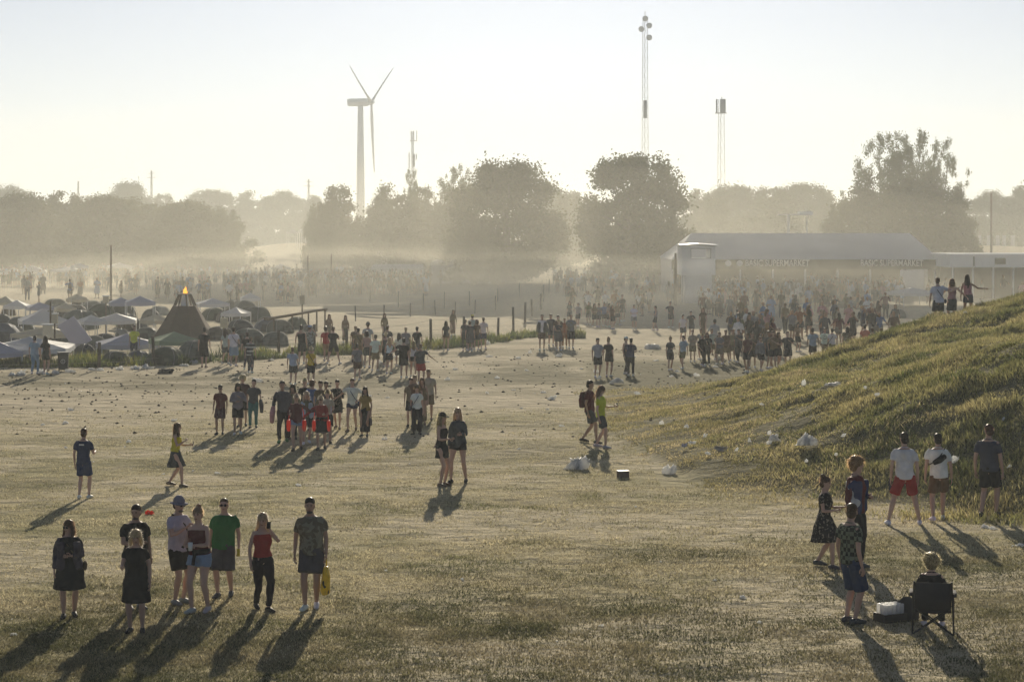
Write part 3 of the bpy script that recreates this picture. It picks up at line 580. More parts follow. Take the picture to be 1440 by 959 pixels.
# ------------------------------------------------------------------ tents and gazebos
def dome(px, foot, wpx, hpx, col, label, open_=False):
    p = at(px, foot); s = p.y/FPX; q_ = random.Random(int(px+foot*3)); r = wpx*s/2*.86; h = hpx*s*q_.uniform(.66, .88); ry = r*q_.uniform(.7, 1.0); V = []; F = []; nn, kk = 20, 8; col = tuple(c*.75 for c in col); bx_ = q_.uniform(.35, .75); sk_ = q_.uniform(-.25, .25)*r
    rot = random.Random(int(px*7+foot)).uniform(-.9, .9)
    for i in range(kk):
        a = i/(kk-1)*math.pi/2*.97
        for j in range(nn):
            q = 2*math.pi*j/nn; sag = 1-.17*abs(math.cos(2*q))**1.2*math.sin(2*a); sq = 1/(max(abs(math.cos(q)), abs(math.sin(q)))**bx_)
            V.append((r*sq*math.cos(q)*math.cos(a)**.8*sag+sk_*math.sin(a), ry*sq*math.sin(q)*math.cos(a)**.8*sag, h*math.sin(a)**.9))
    for i in range(kk-1):
        for j in range(nn): F.append((i*nn+j, i*nn+(j+1) % nn, (i+1)*nn+(j+1) % nn, (i+1)*nn+j))
    F.append(tuple((kk-1)*nn+j for j in range(nn))); F.append(tuple(range(nn-1, -1, -1)))
    t = empty('dome_tent', p, rot); tag(t, label, 'tent')
    MB().add(V, F).build('flysheet', M['tent'], t, True, color=col)
    b = MB()
    for q0 in (math.pi/4, 3*math.pi/4):
        pts = []
        for i in range(13):
            a = math.pi*i/12; c = math.cos(a); z = math.sin(a); f = abs(c)**.8*1.13*(1 if c > 0 else -1); f = f/1.13*(1/max(abs(math.cos(q0)), abs(math.sin(q0)))**bx_)*1.01; pts.append((r*f*math.cos(q0)+sk_*z, ry*f*math.sin(q0), h*z**.9+.015))
        b.tube(pts, .012, 5)
    b.build('tent_pole', M['steel'], t)
    dark = tuple(c*.45 for c in col); b = MB(); V = []
    for a in (-.42, -.2, 0, .2, .42): V.append((r*math.sin(a)*1.02, -ry*math.cos(a)*1.07, .03))
    for a in (.28, 0, -.28): V.append((r*math.sin(a)*.9, -ry*math.cos(a)*1.0*.86, h*.60))
    b.add(V, [(0, 1, 2, 3, 4, 5, 6, 7)]); b.build('door_flap', M['tent'], t, color=dark)
    return t
def gazebo(px, foot, eave, peak, wpx, m, label, rz=0, legs=True, m2=None, depth=1.0):
    d = FPX*CH/(foot-HZ); p = atd(px, d); s = p.y/FPX; W_ = wpx*s/2; ez = CH-(eave-HZ)*s-p.z; pz = CH-(peak-HZ)*s-p.z; Dp = W_*depth
    t = empty('gazebo', p, rz); tag(t, label, 'gazebo'); b = MB(); V = []; n = 6
    cor = [(-W_, -Dp), (W_, -Dp), (W_, Dp), (-W_, Dp)]
    for k in range(4):
        a, c = cor[k], cor[(k+1) % 4]; V = [(0, 0, pz)]; rows = 4
        for i in range(1, rows+1):
            f = i/rows; zz = pz+(ez-pz)*(f**.85)
            for j in range(n+1):
                u = j/n; sagz = .10*math.sin(math.pi*u)*f*(pz-ez+.2); V.append((f*(a[0]*(1-u)+c[0]*u), f*(a[1]*(1-u)+c[1]*u), zz-sagz))
        F = [(0, 1+j, 2+j) for j in range(n)]
        for i in range(rows-1):
            for j in range(n): q = 1+i*(n+1)+j; F.append((q, q+n+1, q+n+2, q+1))
        b.add(V, F); e0 = 1+(rows-1)*(n+1); Ve = []
        for j in range(n+1): v = V[e0+j]; Ve += [v, (v[0]*1.01, v[1]*1.01, v[2]-.20)]
        b.add(Ve, [(2*j, 2*j+1, 2*j+3, 2*j+2) for j in range(n)])
    b.build('canopy', M[m] if isinstance(m, str) else m, t, True)
    if legs:
        for cx, cy_ in cor: MB().bar((cx*.97, cy_*.97, 0), (cx*.97, cy_*.97, ez-.02), .025).build('leg', M['white'], t)
    return t
def dk_(*c): return tuple(c)
G1, G2, G3, BL, DB, BR, TN = (.13, .15, .13), (.20, .22, .19), (.10, .13, .09), (.17, .19, .24), (.06, .07, .09), (.17, .14, .11), (.28, .27, .22)
gazebo(42, 512, 487, 473, 112, 'canvas', 'wide white gazebo at the campsite fence behind the couple', .1)
gazebo(-6, 516, 493, 478, 70, 'lav', 'bluish shelter cut off by the left edge behind the fence', .3)
gazebo(65, 489, 468, 459, 88, 'cream', 'flat cream canopy with a boxy sign standing over it', .0, depth=.6)
gazebo(60, 474, 449, 434, 62, 'canvas', 'white gazebo with a hanging corner, behind the cream canopy', .35)
gazebo(56, 458, 431, 425, 34, 'lav', 'pale lavender canopy beyond the white hanging one', .4)
gazebo(163, 471, 449, 440, 56, 'canvas', 'white gazebo on bent white legs in the middle of the tents', .15)
gazebo(178, 500, 482, 469, 78, 'lav', 'big lavender canopy beside the hi-vis helper', .3)
gazebo(170, 452, 425, 418, 34, 'lav', 'small lavender roof beside the boxy notice, far side of the camp', .3)
gazebo(197, 459, 424, 416, 40, 'lav', 'lavender gazebo with long white legs, left of the pyramid shelter', .25)
gazebo(299, 458, 426, 419, 42, 'canvas', 'white gazebo just right of the pyramid shelter', .3)
GRN = mat('green_canvas', (.30, .38, .26), rough=.7, trans=.25, noise=.1)
gazebo(245, 504, 477, 466, 58, GRN, 'green and white peaked shelter in front of the pyramid', .45)
gazebo(45, 402, 381, 373, 40, 'canvas', 'white gazebo on the far left edge of the dusty field', .2); gazebo(18, 402, 383, 377, 30, 'canvas', 'small white roof leftmost beyond the field', .1); gazebo(92, 404, 379, 375, 36, 'canvas', 'grey-white roof beyond the field, left of the bright one', .0)
gazebo(112, 404, 374, 370, 20, 'canvas', 'narrow bright gazebo beyond the field', .5); gazebo(168, 398, 374, 369, 30, 'canvas', 'far hazy gazebo right of the tall pole', .4); gazebo(395, 394, 376, 371, 26, 'canvas', 'tiny hazy canopy behind the far crowd', .2)
TL = [(10, 483, 56, 38, BL, 'grey-blue dome tent at the left edge under the far canopies'), (30, 470, 50, 34, G1, 'dark rounded tent left of the white hanging gazebo'), (4, 466, 40, 30, DB, 'dark tent half cut by the left edge'), (95, 480, 58, 34, G1, 'low dark tent right of the cream canopy'),
      (112, 462, 66, 38, G2, 'large grey tunnel tent behind the boxy signs'), (100, 447, 50, 22, BR, 'brownish dome left of the large grey tent'), (140, 452, 50, 30, G3, 'dark green dome touching the white bent-leg gazebo'), (135, 497, 44, 34, G2, 'grey tent with a tilted pale panel'), (118, 506, 40, 26, DB, 'dark small dome by the fence post near the bin'),
      (172, 450, 44, 28, G1, 'greenish dome under the lavender gazebo'), (205, 478, 48, 26, G1, 'dark dome between lavender canopy and pyramid'), (212, 455, 38, 24, TN, 'tan dome left of the pyramid shelter'), (150, 486, 40, 24, DB, 'dark dome just behind the lavender canopy'), (230, 512, 60, 34, G3, 'dark green shelter at the fence post'),
      (270, 508, 56, 40, G2, 'grey-green tent with white edges beside the walking man'), (300, 450, 44, 22, G3, 'green dome right of the pyramid'), (322, 452, 44, 26, BR, 'brown dome behind the small white board'), (345, 447, 46, 34, TN, 'tan pointed dome at the right side of the camp'), (362, 452, 46, 28, G1, 'grey dome before the slanted wooden rail'),
      (338, 474, 50, 32, DB, 'dark round dome behind the walking pairs'), (352, 486, 52, 36, G1, 'dome tent with pale rim next to the fence, right end of camp'), (305, 478, 46, 26, BR, 'brown low tent behind the white board'), (372, 466, 40, 24, BL, 'blue-grey dome under the slanted rail'), (395, 468, 44, 26, G1, 'dark dome behind the man in the tank top'),
      (416, 462, 34, 20, G3, 'last small dome at the right end of the camp'), (385, 486, 50, 26, G2, 'grey low tent close to the fence by the slanted rail'), (60, 500, 52, 18, DB, 'dark groundsheet tent under the wide white gazebo'), (20, 498, 48, 24, G2, 'grey dome behind the wide white gazebo'), (190, 464, 40, 22, DB, 'dark dome behind the bent-leg gazebo'),
      (80, 436, 40, 20, G1, 'far dark dome behind the lavender roof'), (128, 438, 44, 18, G2, 'far low dome before the dusty field'), (152, 436, 36, 18, G1, 'far dome left of the small boxy notice'), (222, 442, 34, 16, G3, 'far green dome left of the pyramid top'), (325, 436, 34, 18, G1, 'far dome at the right of the white gazebo'), (100, 494, 30, 20, TN, 'small tan dome beside the tilted panel'),
      (166, 512, 46, 24, G1, 'greenish dome right at the fence under the lavender canopy'), (196, 509, 40, 22, BL, 'blue-grey tent beside the hi-vis helper'), (432, 470, 30, 18, TN, 'small pale tent by the posts of the slanted rail'), (1190, 433, 34, 16, DB, 'small dark dome tent at the edge of the crowd on the right'), (1262, 447, 26, 14, G2, 'low grey dome in the dust before the white awning')]
for a in TL: dome(*a)
qq = random.Random(77); EX = [('small %s tent %s' % (c_, w_)) for w_ in ('among the domes left of the pyramid shelter', 'packed between the gazebos at far left', 'behind the white bent-leg gazebo', 'right of the pyramid shelter', 'at the back row of the campsite') for c_ in ('grey', 'olive', 'brown', 'pale')]
zz_ = [(170, 225, 440, 480), (0, 60, 440, 488), (125, 180, 436, 462), (300, 400, 440, 486), (60, 240, 432, 446)]
for i, (px, ft, w_) in enumerate([(24, 452, 26), (92, 455, 24), (128, 474, 28), (218, 472, 26), (332, 462, 26), (8, 446, 24), (352, 440, 22), (108, 441, 20)]): gazebo(px, ft, ft-15-w_*.3, ft-20-w_*.4, w_*1.2, ('canvas', 'cream')[i % 2], ['small white awning at the back left of the campsite', 'little cream awning behind the large grey tent', 'little white awning in front of the bent-leg gazebo', 'small cream awning left of the pyramid foot', 'white awning between the domes right of the pyramid', 'tiny cream awning at the left edge of the camp', 'far white awning at the right back of the camp', 'tiny cream awning at the far back of the camp'][i], .3*i)
cc_ = [(.24, .25, .25), (.14, .16, .09), (.18, .13, .09), (.42, .42, .38)]
for i, lb in enumerate(EX):
    z_ = zz_[i//4]; dome(qq.uniform(z_[0], z_[1]), qq.uniform(z_[2], z_[3]), qq.uniform(22, 34), qq.uniform(14, 22), cc_[i % 4], lb)
gazebo(1282, 431, 411, 404, 56, 'canvas', 'white draped awning behind the mound on the right', .3)
# tilted pale panel, hi-vis vest is worn by a person further down
p = at(118, 500); b = MB(); b.box((0, 0, 0), (.9, .05, 1.5)); o = b.build('tilted_panel', M['lav'], None, loc=(p.x, p.y, p.z+.5)); o.rotation_euler = (R(25), R(-32), 0); tag(o, 'pale banner panel leaning over between the grey tents', 'banner')
# boxy signs
def box_sign(px, foot, bot, top, wpx, label, cap=False):
    p = at(px, foot); s = p.y/FPX; t = empty('notice_board', p); tag(t, label, 'sign'); z0 = CH-(bot-HZ)*s-p.z; z1 = CH-(top-HZ)*s-p.z
    MB().box((0, 0, z0), (wpx*s, wpx*s*.5, z1-z0)).build('board', M['cream'], t); MB().box((0, 0, 0), (.07, .07, z0-.003)).build('post', M['wood'], t)
    if cap: MB().box((0, 0, z1+.003), (wpx*s*1.25, wpx*s*.7, .05)).build('cap', M['white'], t)
box_sign(67, 510, 475, 457, 12.5, 'cream box sign with a white lid, nearest the fence at left', True); box_sign(77, 492, 455, 442, 8.5, 'smaller cream box sign beyond the first, beside a dark post', True); box_sign(315, 498, 461, 447, 10, 'plain white board on a post, right of the pyramid shelter')
box_sign(149, 470, 426, 417, 8, 'small far box notice left of the lavender roof', True); box_sign(425, 462, 428, 415, 7, 'pale notice on a post beyond the slanted rail')
pole(71, 505, 424, .05, 'short dark post sticking up between the two box signs')
# pyramid shelter with beacon
def pyramid():
    p = at(260, 478); s = p.y/FPX; t = empty('pyramid_shelter', p, R(20)); tag(t, 'dark brown pyramid shelter with bare top poles and a flame', 'shelter'); H1 = CH-(430-HZ)*s-p.z; H2 = CH-(413-HZ)*s-p.z; r0, r1, r2 = 48*s, 17*s, 8*s
    V = []; n = 8
    for z, r in ((0, r0), (H1*.5, (r0+r1)/2*.97), (H1, r1)):
        for j in range(n): V.append((r*math.cos(2*math.pi*j/n), r*math.sin(2*math.pi*j/n), z))
    F = [(i*n+j, i*n+(j+1) % n, (i+1)*n+(j+1) % n, (i+1)*n+j) for i in range(2) for j in range(n)]+[tuple(2*n+j for j in range(n))]
    MB().add(V, F).build('cover', mat('brown_canvas', (.10, .065, .045), rough=.9, noise=.12, scale=3, bump=.03, bscale=4), t)
    for j in range(8): a = 2*math.pi*j/8; MB().bar((r1*1.02*math.cos(a), r1*1.02*math.sin(a), H1-.15), (r2*math.cos(a), r2*math.sin(a), H2), .045).build('pole', M['wood'], t)
    b = MB(); b.tube([(r2*1.08*math.cos(2*math.pi*j/12), r2*1.08*math.sin(2*math.pi*j/12), H2-.02) for j in range(13)], .04, 6); b.build('ring', M['steel'], t)
    MB().bar((0, 0, H1), (0, 0, H2-.05), .22, .17, n=12).build('burner', M['white'], t)
    FL = mat('flame', (1.0, .45, .06), emit=1.1, noise=.2, scale=9)
    V, F = loft([(0, 0, H2-.05), (.03, 0, H2+.08), (0, 0, H2+.19), (.05, 0, H2+.30), (.02, 0, H2+.38)], [.08, .12, .085, .04, .01], n=10, cap=.3); MB().add(V, F).build('flame', FL, t, True)
pyramid()
def rail():
    a, c = at(372, 470), at(457, 466); s = c.y/FPX; t = empty('slanted_rail_frame', a); tag(t, 'long slanted wooden rail on posts at the right end of the campsite', 'rail')
    z = lambda py, p: CH-(py-HZ)*p.y/FPX-a.z; A = (0, 0, z(449, a)); C = (c.x-a.x, c.y-a.y, z(435, c))
    MB().bar(A, C, .06).build('rail', M['wood'], t); A2 = (A[0], A[1]+1.4, A[2]-.1); C2 = (C[0], C[1]+1.4, C[2]-.05); MB().bar(A2, C2, .05).build('rail', M['wood'], t)
    for f in (.15, .45, .72, .86, 1):
        q = [A[i]+(C[i]-A[i])*f for i in range(3)]; MB().bar((q[0], q[1], -.05), q, .05).build('post', M['wood'], t)
rail()
def bin_():
    p = at(89, 522); t = empty('wheelie_bin', p, R(8)); tag(t, 'dark wheelie bin with pale ring mark standing at the fence', 'bin'); H = 27*p.y/FPX; W_ = 15*p.y/FPX
    MB().box((0, 0, .06), (W_*.82, W_*.8, H*.86), top=1.18).build('bin_body', M['black'], t); b = MB(); b.box((0, .0, .06+H*.86), (W_*1.06, W_*1.05, .05)); b.box((0, -W_*.5, .02+H*.86), (W_*.9, .06, .07)); b.build('lid', M['black'], t)
    for sx in (-1, 1):
        V, F = loft([(sx*W_*.36, W_*.38, .1), (sx*W_*.44, W_*.38, .1)], [.1, .1], n=14, cap=0, ref=(0, 0, 1)); MB().add(V, F).build('wheel', M['black'], t)
    b = MB(); b.tube([(.085*math.cos(a), -W_*.46, .42+.085*math.sin(a)) for a in np.linspace(0, 6.283, 17)], .010, 5); b.tube([(0, -W_*.465, .36), (0, -W_*.465, .49)], .010, 5); b.build('emblem', M['white'], t)
bin_()
# stage-like hazy blocks and white stalls far off in the dust
for i, (px, foot, top, wp, m, lab) in enumerate([(560, 402, 372, 76, 'white', 'wide pale stall block hazy in the dust under the trees'), (650, 398, 366, 90, 'lav', 'pale lavender stall block half lost in the dust'), (538, 392, 354, 14, 'white', 'tiny white sign board high in the dust'), (1225, 405, 380, 40, 'cream', 'cream kiosk under the supermarket tent edge')]):
    p = at(px, foot); s = p.y/FPX; z1 = CH-(top-HZ)*s-p.z
    t = empty('food_stall', p); tag(t, lab, 'stall'); MB().box((0, 0, 0), (wp*s*.96, 3, z1*.8)).build('wall', M[m], t); MB().box((0, 0, z1*.8+.003), (wp*s, 3.4, z1*.2), top=.9).build('roof', M['canvas'], t)
# bright white gazebos and posts on the right skyline
for i, (px, wp) in enumerate([(1378, 5), (1391, 8), (1403, 7), (1412, 6), (1424, 7)]):
    p = atd(px, 262); s = p.y/FPX; z1 = CH-(331-HZ)*s-p.z; MBo = MB(); MBo.box((0, 0, 0), (wp*s*.8, .1, z1)); tag(MBo.build('white_banner', M['canvas'], None, loc=p), 'upright white banner on the rise at the right skyline', 'banner', 'white banners on the rise at the right skyline')
for i, (px, dd) in enumerate([(412, 318), (424, 322), (430, 318)]):
    p = atd(px, dd); s = dd/FPX; t = gazebo(px, HZ+FPX*CH/dd, 326.5, 322.5, 15, 'canvas', 'bright little canopy on the crowded bank beyond the left grove', .3); t.location = p; t['group'] = 'bright canopies on the crowded bank'
# ------------------------------------------------------------------ people
JOBS = []                                    # (object, verts, faces, voxel, smoothing, extras)
def v3(*a): return np.array(a, float)
def ik(S, T, l1, l2, pole):
    d = T-S; L = np.linalg.norm(d); L2 = min(L, (l1+l2)*.998); T = S+d/(L+1e-9)*L2; d = T-S; L = L2
    a = (l1*l1-l2*l2+L*L)/(2*L); h = math.sqrt(max(l1*l1-a*a, 0)); u = d/L; p = pole-u*np.dot(pole, u); p /= np.linalg.norm(p)+1e-9
    return S+u*a+p*h, T
ARM = {'down': ((.07, .03, -.54), (.4, -1, 0)), 'fwd': ((.03, .24, -.47), (.3, -1, 0)), 'back': ((.07, -.20, -.48), (.5, -1, 0)), 'fold': ((-.13, .23, -.27), (.8, -.5, -.6)), 'chest': ((-.09, .24, -.13), (.8, -.2, -1)),
       'face': ((-.09, .22, .06), (.7, .1, -1)), 'hold': ((.02, .33, -.25), (.3, -1, -.6)), 'out': ((.40, .04, -.34), (.3, -1, -.3)), 'hip': ((.02, .06, -.36), (1, -.4, 0)), 'cross': ((-.24, .20, -.20), (.8, -.2, -.8)),
       'behind': ((-.12, -.17, -.42), (.9, -.6, 0)), 'round': ((.46, -.02, -.06), (.2, -.6, -1)), 'up': ((.10, .20, .20), (.8, .1, -.5)), 'pocket': ((.03, .08, -.44), (.7, -1, 0)), 'wide': ((.50, .02, -.18), (0, -.4, -1)), 'knee': ((.0, .38, -.38), (.6, 0, -.6))}
def rotz(a): c, s = math.cos(a), math.sin(a); return np.array([[c, -s, 0], [s, c, 0], [0, 0, 1.]])
def rotx(a): c, s = math.cos(a), math.sin(a); return np.array([[1, 0, 0], [0, c, -s], [0, s, c]])
SK = {'p': (.50, .32, .24), 't': (.38, .235, .165), 'd': (.16, .09, .06)}
HC = {'blond': (.55, .46, .31), 'brown': (.13, .075, .04), 'dark': (.035, .022, .014), 'ginger': (.30, .17, .09), 'fair': (.34, .26, .16), 'grey': (.3, .28, .26)}
CC = {'black': (.018, .018, .02), 'white': (.72, .72, .71), 'grey': (.22, .22, .23), 'dgrey': (.07, .072, .08), 'navy': (.025, .04, .10), 'blue': (.10, .17, .34), 'lblue': (.34, .42, .56), 'red': (.32, .03, .03), 'maroon': (.11, .025, .03), 'green': (.03, .16, .05), 'yellow': (.60, .48, .04), 'khaki': (.22, .17, .10),
      'brown': (.13, .08, .05), 'pink': (.46, .26, .27), 'denim': (.22, .30, .42), 'olive': (.10, .11, .05), 'orange': (.75, .12, .04), 'rust': (.30, .13, .06), 'beige': (.42, .36, .28), 'ochre': (.32, .20, .07), 'teal': (.05, .16, .17), 'purple': (.20, .14, .26), 'lgrey': (.42, .42, .42), 'salmon': (.60, .17, .10)}
TOPNAME = {'tee': 't_shirt', 'tank': 'tank_top', 'long': 'sweater', 'dress': 'dress', 'hoodie': 'hoodie', 'jacket': 'jacket', 'maxi': 'long_dress'}
def person(px, head, foot, face, label, hair=('short', 'brown'), top=('tee', 'grey'), bot=('shorts', 'black'), arms=('down', 'down'), step=0, st=.10, w=1.0, f=0, tone='p', shoe='white',
           look=0, nod=0, lean=0, d=None, near=None, hat=None, glasses=0, group=None, h=None, sit=0, extra=None, beard=0, wl=0):
    p = at(px, foot) if d is None else atd(px, d)
    if h is None: h = min(1.95, max(1.45, (foot-head)*p.y/FPX)) if not sit else 1.66
    if near is None: near = foot > 620
    w = 1+(w-1)*.75; w *= .96; vox = .016 if near else .024; K = h/1.75; wf = math.sqrt(w)
    rr = random.Random(int(px*13+foot*7)); look = look+rr.uniform(-14, 14); nod = nod+rr.uniform(-4, 8); n = 12 if near else 9
    rise = 0.93
    s2 = step; gap = abs(s2)*.62; hipz = .09+math.sqrt(max(.84**2-gap**2, .3)) if not sit else .40
    hipz = min(hipz, .925); pz = hipz+.0; hw = (.095 if f else .088)*wf
    if sit: hipz = .42
    dz = hipz-.93; ln = R(lean)
    shf = 0 if sit else rr.uniform(-.03, .03); tlt = rr.uniform(-.09, .09); sway = rr.uniform(-.05, .05)-shf
    def up(x, y, z):                          # upper body point, leaning about the pelvis, weight on one leg
        f_ = min(1, max(0, (z-.93)/.5)); q = v3(x+shf+sway*f_*.6, y, z-.93+tlt*x*f_); q = rotx(-ln)@q; return q+v3(0, 0, hipz)
    sh = (.158 if f else .182)*(.6+.4*w); 
    BT = []                                   # body tubes
    if f: tr = [(.86, .10, .085, 0), (.92, .165, .115, -.01), (.98, .160, .112, -.008), (1.08, .122, .09, 0), (1.15, .125, .092, .005), (1.27, .142, .118, .018), (1.36, .145, .10, .005), (1.43, .115, .075, -.01), (1.475, .055, .05, -.015)]
    else: tr = [(.86, .10, .085, 0), (.92, .155, .108, 0), (.98, .155, .108, 0), (1.08, .142, .10, 0), (1.16, .148, .102, .003), (1.28, .170, .115, .01), (1.37, .175, .105, 0), (1.44, .13, .08, -.012), (1.485, .06, .055, -.015)]
    def torso(grow, zlo, zhi, belly=0, flare=0):
        P, A, B = [], [], []
        for z, a, b, y in tr:
            if zlo-.001 <= z <= zhi+.001:
                q = w*(1.0+.10*(w-1)*math.exp(-((z-1.08)/.14)**2)*4); P.append(up(0, y+(w-1)*.05, z)); A.append(a*q+grow); B.append(b*(q*1.05 if w > 1.08 else q)+grow)
        return P, A, B
    BT.append(torso(0, .85, 1.49)+((1, 0, 0),))
    S = [up(s*sh, -.012, 1.405) for s in (-1, 1)]
    hc = up(0, .02, 1.618); HR = rotz(-R(look))@rotx(-R(nod))
    BT.append(([up(0, -.012, 1.43), up(0, -.005, 1.50), hc+v3(0, -.01, -.06)], [.062*wf, .054*wf, .055], [.06*wf, .054*wf, .058], (1, 0, 0)))
    hp = [(-.112, .024, .026, .052), (-.092, .046, .056, .026), (-.05, .062, .080, .010), (0, .071, .092, .0), (.05, .075, .098, -.006), (.088, .062, .082, -.010), (.112, .034, .045, -.012)]
    def headring(g=0): return [hc+HR@v3(0, y, z) for z, a, b, y in hp], [a+g for z, a, b, y in hp], [b+g for z, a, b, y in hp]
    P, A, B = headring(); BT.append((P, A, B, HR@v3(1, 0, 0)))
    BT.append(([hc+HR@v3(0, .085, .012), hc+HR@v3(0, .112, -.022)], [.010, .015], [.010, .013], (1, 0, 0)))
    arms_j = []
    for i, s in enumerate((-1, 1)):
        # arms=(left in the person's own frame -x, right +x)
        off, pol = ARM[arms[i]]; T = S[i]+rotx(-ln)@v3(off[0]*s, off[1], off[2])+v3(rr.uniform(-.015, .015), rr.uniform(-.02, .02), 0)
        E, T = ik(S[i], T, .30, .255, v3(pol[0]*s, pol[1], pol[2])); arms_j.append((S[i], E, T))
        BT.append(([S[i]+v3(-s*.03, 0, .005), S[i]*.6+E*.4, E, E*.75+T*.25, T], [.052*wf*(.88 if f else 1), .045*wf*(.88 if f else 1), .036*wf, .036*wf, .023], None, (0, 1, 0)))
        dr = (T-E)/np.linalg.norm(T-E); 
        if near: BT.append(([T, T+dr*.05, T+dr*.085], [.024, .034, .032], [.018, .016, .014], (0, 1, 0)))
        else: BT.append(([T, T+dr*.06, T+dr*.13, T+dr*.165], [.024, .036, .030, .018], [.02, .022, .020, .014], (0, 1, 0)))
    legs = []; feet = []
    for i, s in enumerate((-1, 1)):
        Hh = v3(s*hw+shf, 0, hipz-.02)
        if sit: Ft = v3(s*.13, .50, .09); pole = v3(0, .3, 1)
        else:
            fy = (s2 if s > 0 else -s2)*.62; lift = .07*abs(s2) if fy < 0 else 0.0
            Ft = v3(s*(st+rr.uniform(-.01, .01)), fy, .085+lift); pole = v3(s*.12, 1, 0)
        Kn, Ft = ik(Hh, Ft, .43, .42, pole); legs.append((Hh, Kn, Ft))
        t1 = .088*wf*(1.06 if f else 1)
        BT.append(([Hh, Hh*.7+Kn*.3, Hh*.35+Kn*.65, Kn, Kn*.7+Ft*.3+v3(0, -.012, 0), Kn*.35+Ft*.65, Ft], [t1, t1*.94, .066*wf, .053*wf, .055*wf, .042*wf, .033], None, (1, 0, 0)))
        fwd = rotz(-s*.18)@v3(0, 1, 0); pit = -.35*abs(s2) if (not sit and s*s2 < 0) else 0
        toe = Ft+fwd*.155+v3(0, 0, -.055+pit*.12); heel = Ft+fwd*-.055+v3(0, 0, -.045+abs(pit)*.1)
        feet.append((heel, Ft+v3(0, 0, -.03), toe, fwd))
        BT.append(([heel, Ft+fwd*.03+v3(0, 0, -.04), toe], [.032, .04, .034], [.030, .036, .018], (1, 0, 0)))
    def tubes(L, nn=n, cp=.5):
        m = MB()
        for P, A, B, ref in L: m.add(*loft(P, A, B, ref, nn, cap=cp))
        return m
    def job(name, L, material, color, parent, voxel=vox, sm=3, extras=None, raw=None):
        m = tubes(L, cp=.5 if name == 'hair' else .08) if L else MB()
        if raw: 
            for V_, F_ in raw: m.add(V_, F_)
        o = link(name, None_mesh, parent, None, color); JOBS.append((o, m, voxel, sm, extras, material)); return o
    ex = MB()                                  # parts of the body surface kept at full detail: fingers, ears, eyes, mouth
    if near:
        for i, s in enumerate((-1, 1)):
            Sx, E, T = arms_j[i]; dr = (T-E)/np.linalg.norm(T-E); side = np.cross(dr, v3(0, 1, 0) if abs(dr[1]) < .9 else v3(0, 0, 1)); side /= np.linalg.norm(side)+1e-9
            side = np.cross(v3(s, .0, 0)*-1, dr); side /= np.linalg.norm(side)+1e-9; pal = np.cross(side, dr)*(1)
            if np.dot(pal, v3(-s, 0, -.2)) < 0: pal = -pal
            for k, (o_, ln_) in enumerate(((-.024, .060), (-.008, .072), (.008, .068), (.024, .052))):
                b0 = T+dr*.075+side*o_; b1 = b0+dr*ln_*.55+pal*.012; b2 = b1+dr*ln_*.4+pal*.030; ex.add(*loft([b0, b1, b2], [.0092, .0085, .007], n=6), 0)
            th = T+dr*.02+side*.026; ex.add(*loft([th, th+side*.026+dr*.03+pal*.01, th+side*.022+dr*.062+pal*.022], [.012, .0105, .008], n=6), 0)
        for s in (-1, 1):
            c = hc+HR@v3(s*.074, -.005, .0); V, F = ball((0, 0, 0), .010, .020, .030, 8, 5); ex.add(V@HR.T+c, F, 0)
            c = hc+HR@v3(s*.030, .082, .014); V, F = ball((0, 0, 0), .009, .010, .006, 8, 5); ex.add(V@HR.T+c, F, 1)
            c = hc+HR@v3(s*.031, .086, .034); V, F = ball((0, 0, 0), .020, .008, .004, 8, 4); ex.add(V@HR.T+c, F, 3)
        c = hc+HR@v3(0, .084, -.056); V, F = ball((0, 0, 0), .023, .009, .006, 8, 4); ex.add(V@HR.T+c, F, 2)
    sk_ = .9+.2*rr.random(); tc_ = tuple(c*sk_ for c in SK[tone])
    root = link('person', None_mesh, None, p, tc_); JOBS.append((root, tubes(BT), vox, 3, ex, [M['skin'], M['eye'], M['lip'], M['brow']]))
    root.rotation_euler = (0, 0, R(180+face)); root.scale = (K, K, K); tag(root, label, 'person', group)
    # ---- clothes
    def col(c): return tuple(min(1, x*(.9+.2*rr.random())) for x in (CC[c] if isinstance(c, str) else c))
    tk, tcx = top[0], top[1]; tm = M[top[2]] if len(top) > 2 else M['cloth']; loose = .025 if f else .031
    if tk:
        zlo = {'tee': .90, 'tank': .93, 'crop': 1.12, 'long': .88, 'hoodie': .86, 'jacket': .86, 'dress': .86, 'maxi': .86}[tk]; zhi = 1.38 if tk in ('tank', 'crop') else 1.45
        L = [torso(loose+(.018 if tk in ('hoodie', 'jacket') else 0), zlo, zhi)+((1, 0, 0),)]
        P, A, B = L[0][:3]
        if tk in ('tee', 'long', 'hoodie', 'jacket') and not sit: P.insert(0, up(0, 0, zlo-.02)); A.insert(0, max(A[0], .165*w)); B.insert(0, max(B[0], .118*w))
        if tk in ('tee', 'long', 'hoodie', 'jacket', 'dress', 'maxi'):
            sl = {'tee': .62, 'dress': .35 if not near else .5, 'maxi': .5}.get(tk, 1.9)
            for i in range(2):
                Sx, E, T = arms_j[i]; s = (-1, 1)[i]; a0 = Sx+v3(-s*.05, 0, 0); r0 = .068*wf*(.88 if f else 1)
                if sl <= 1: L.append(([a0, Sx*.75+E*.25, Sx*(1-sl)+E*sl], [r0, r0*.94, r0*.92], None, (0, 1, 0)))
                else: L.append(([a0, Sx*.6+E*.4, E, T*.5+E*.5, T*.96+E*.04], [r0*1.02, r0*.92, r0*.80, r0*.70, r0*.60], None, (0, 1, 0)))
        else:
            for i in range(2): s = (-1, 1)[i]; L.append(([up(s*.085, .03, 1.34), up(s*.09, .0, 1.445), up(s*.085, -.06, 1.34)], [.024]*3, None, (1, 0, 0)))
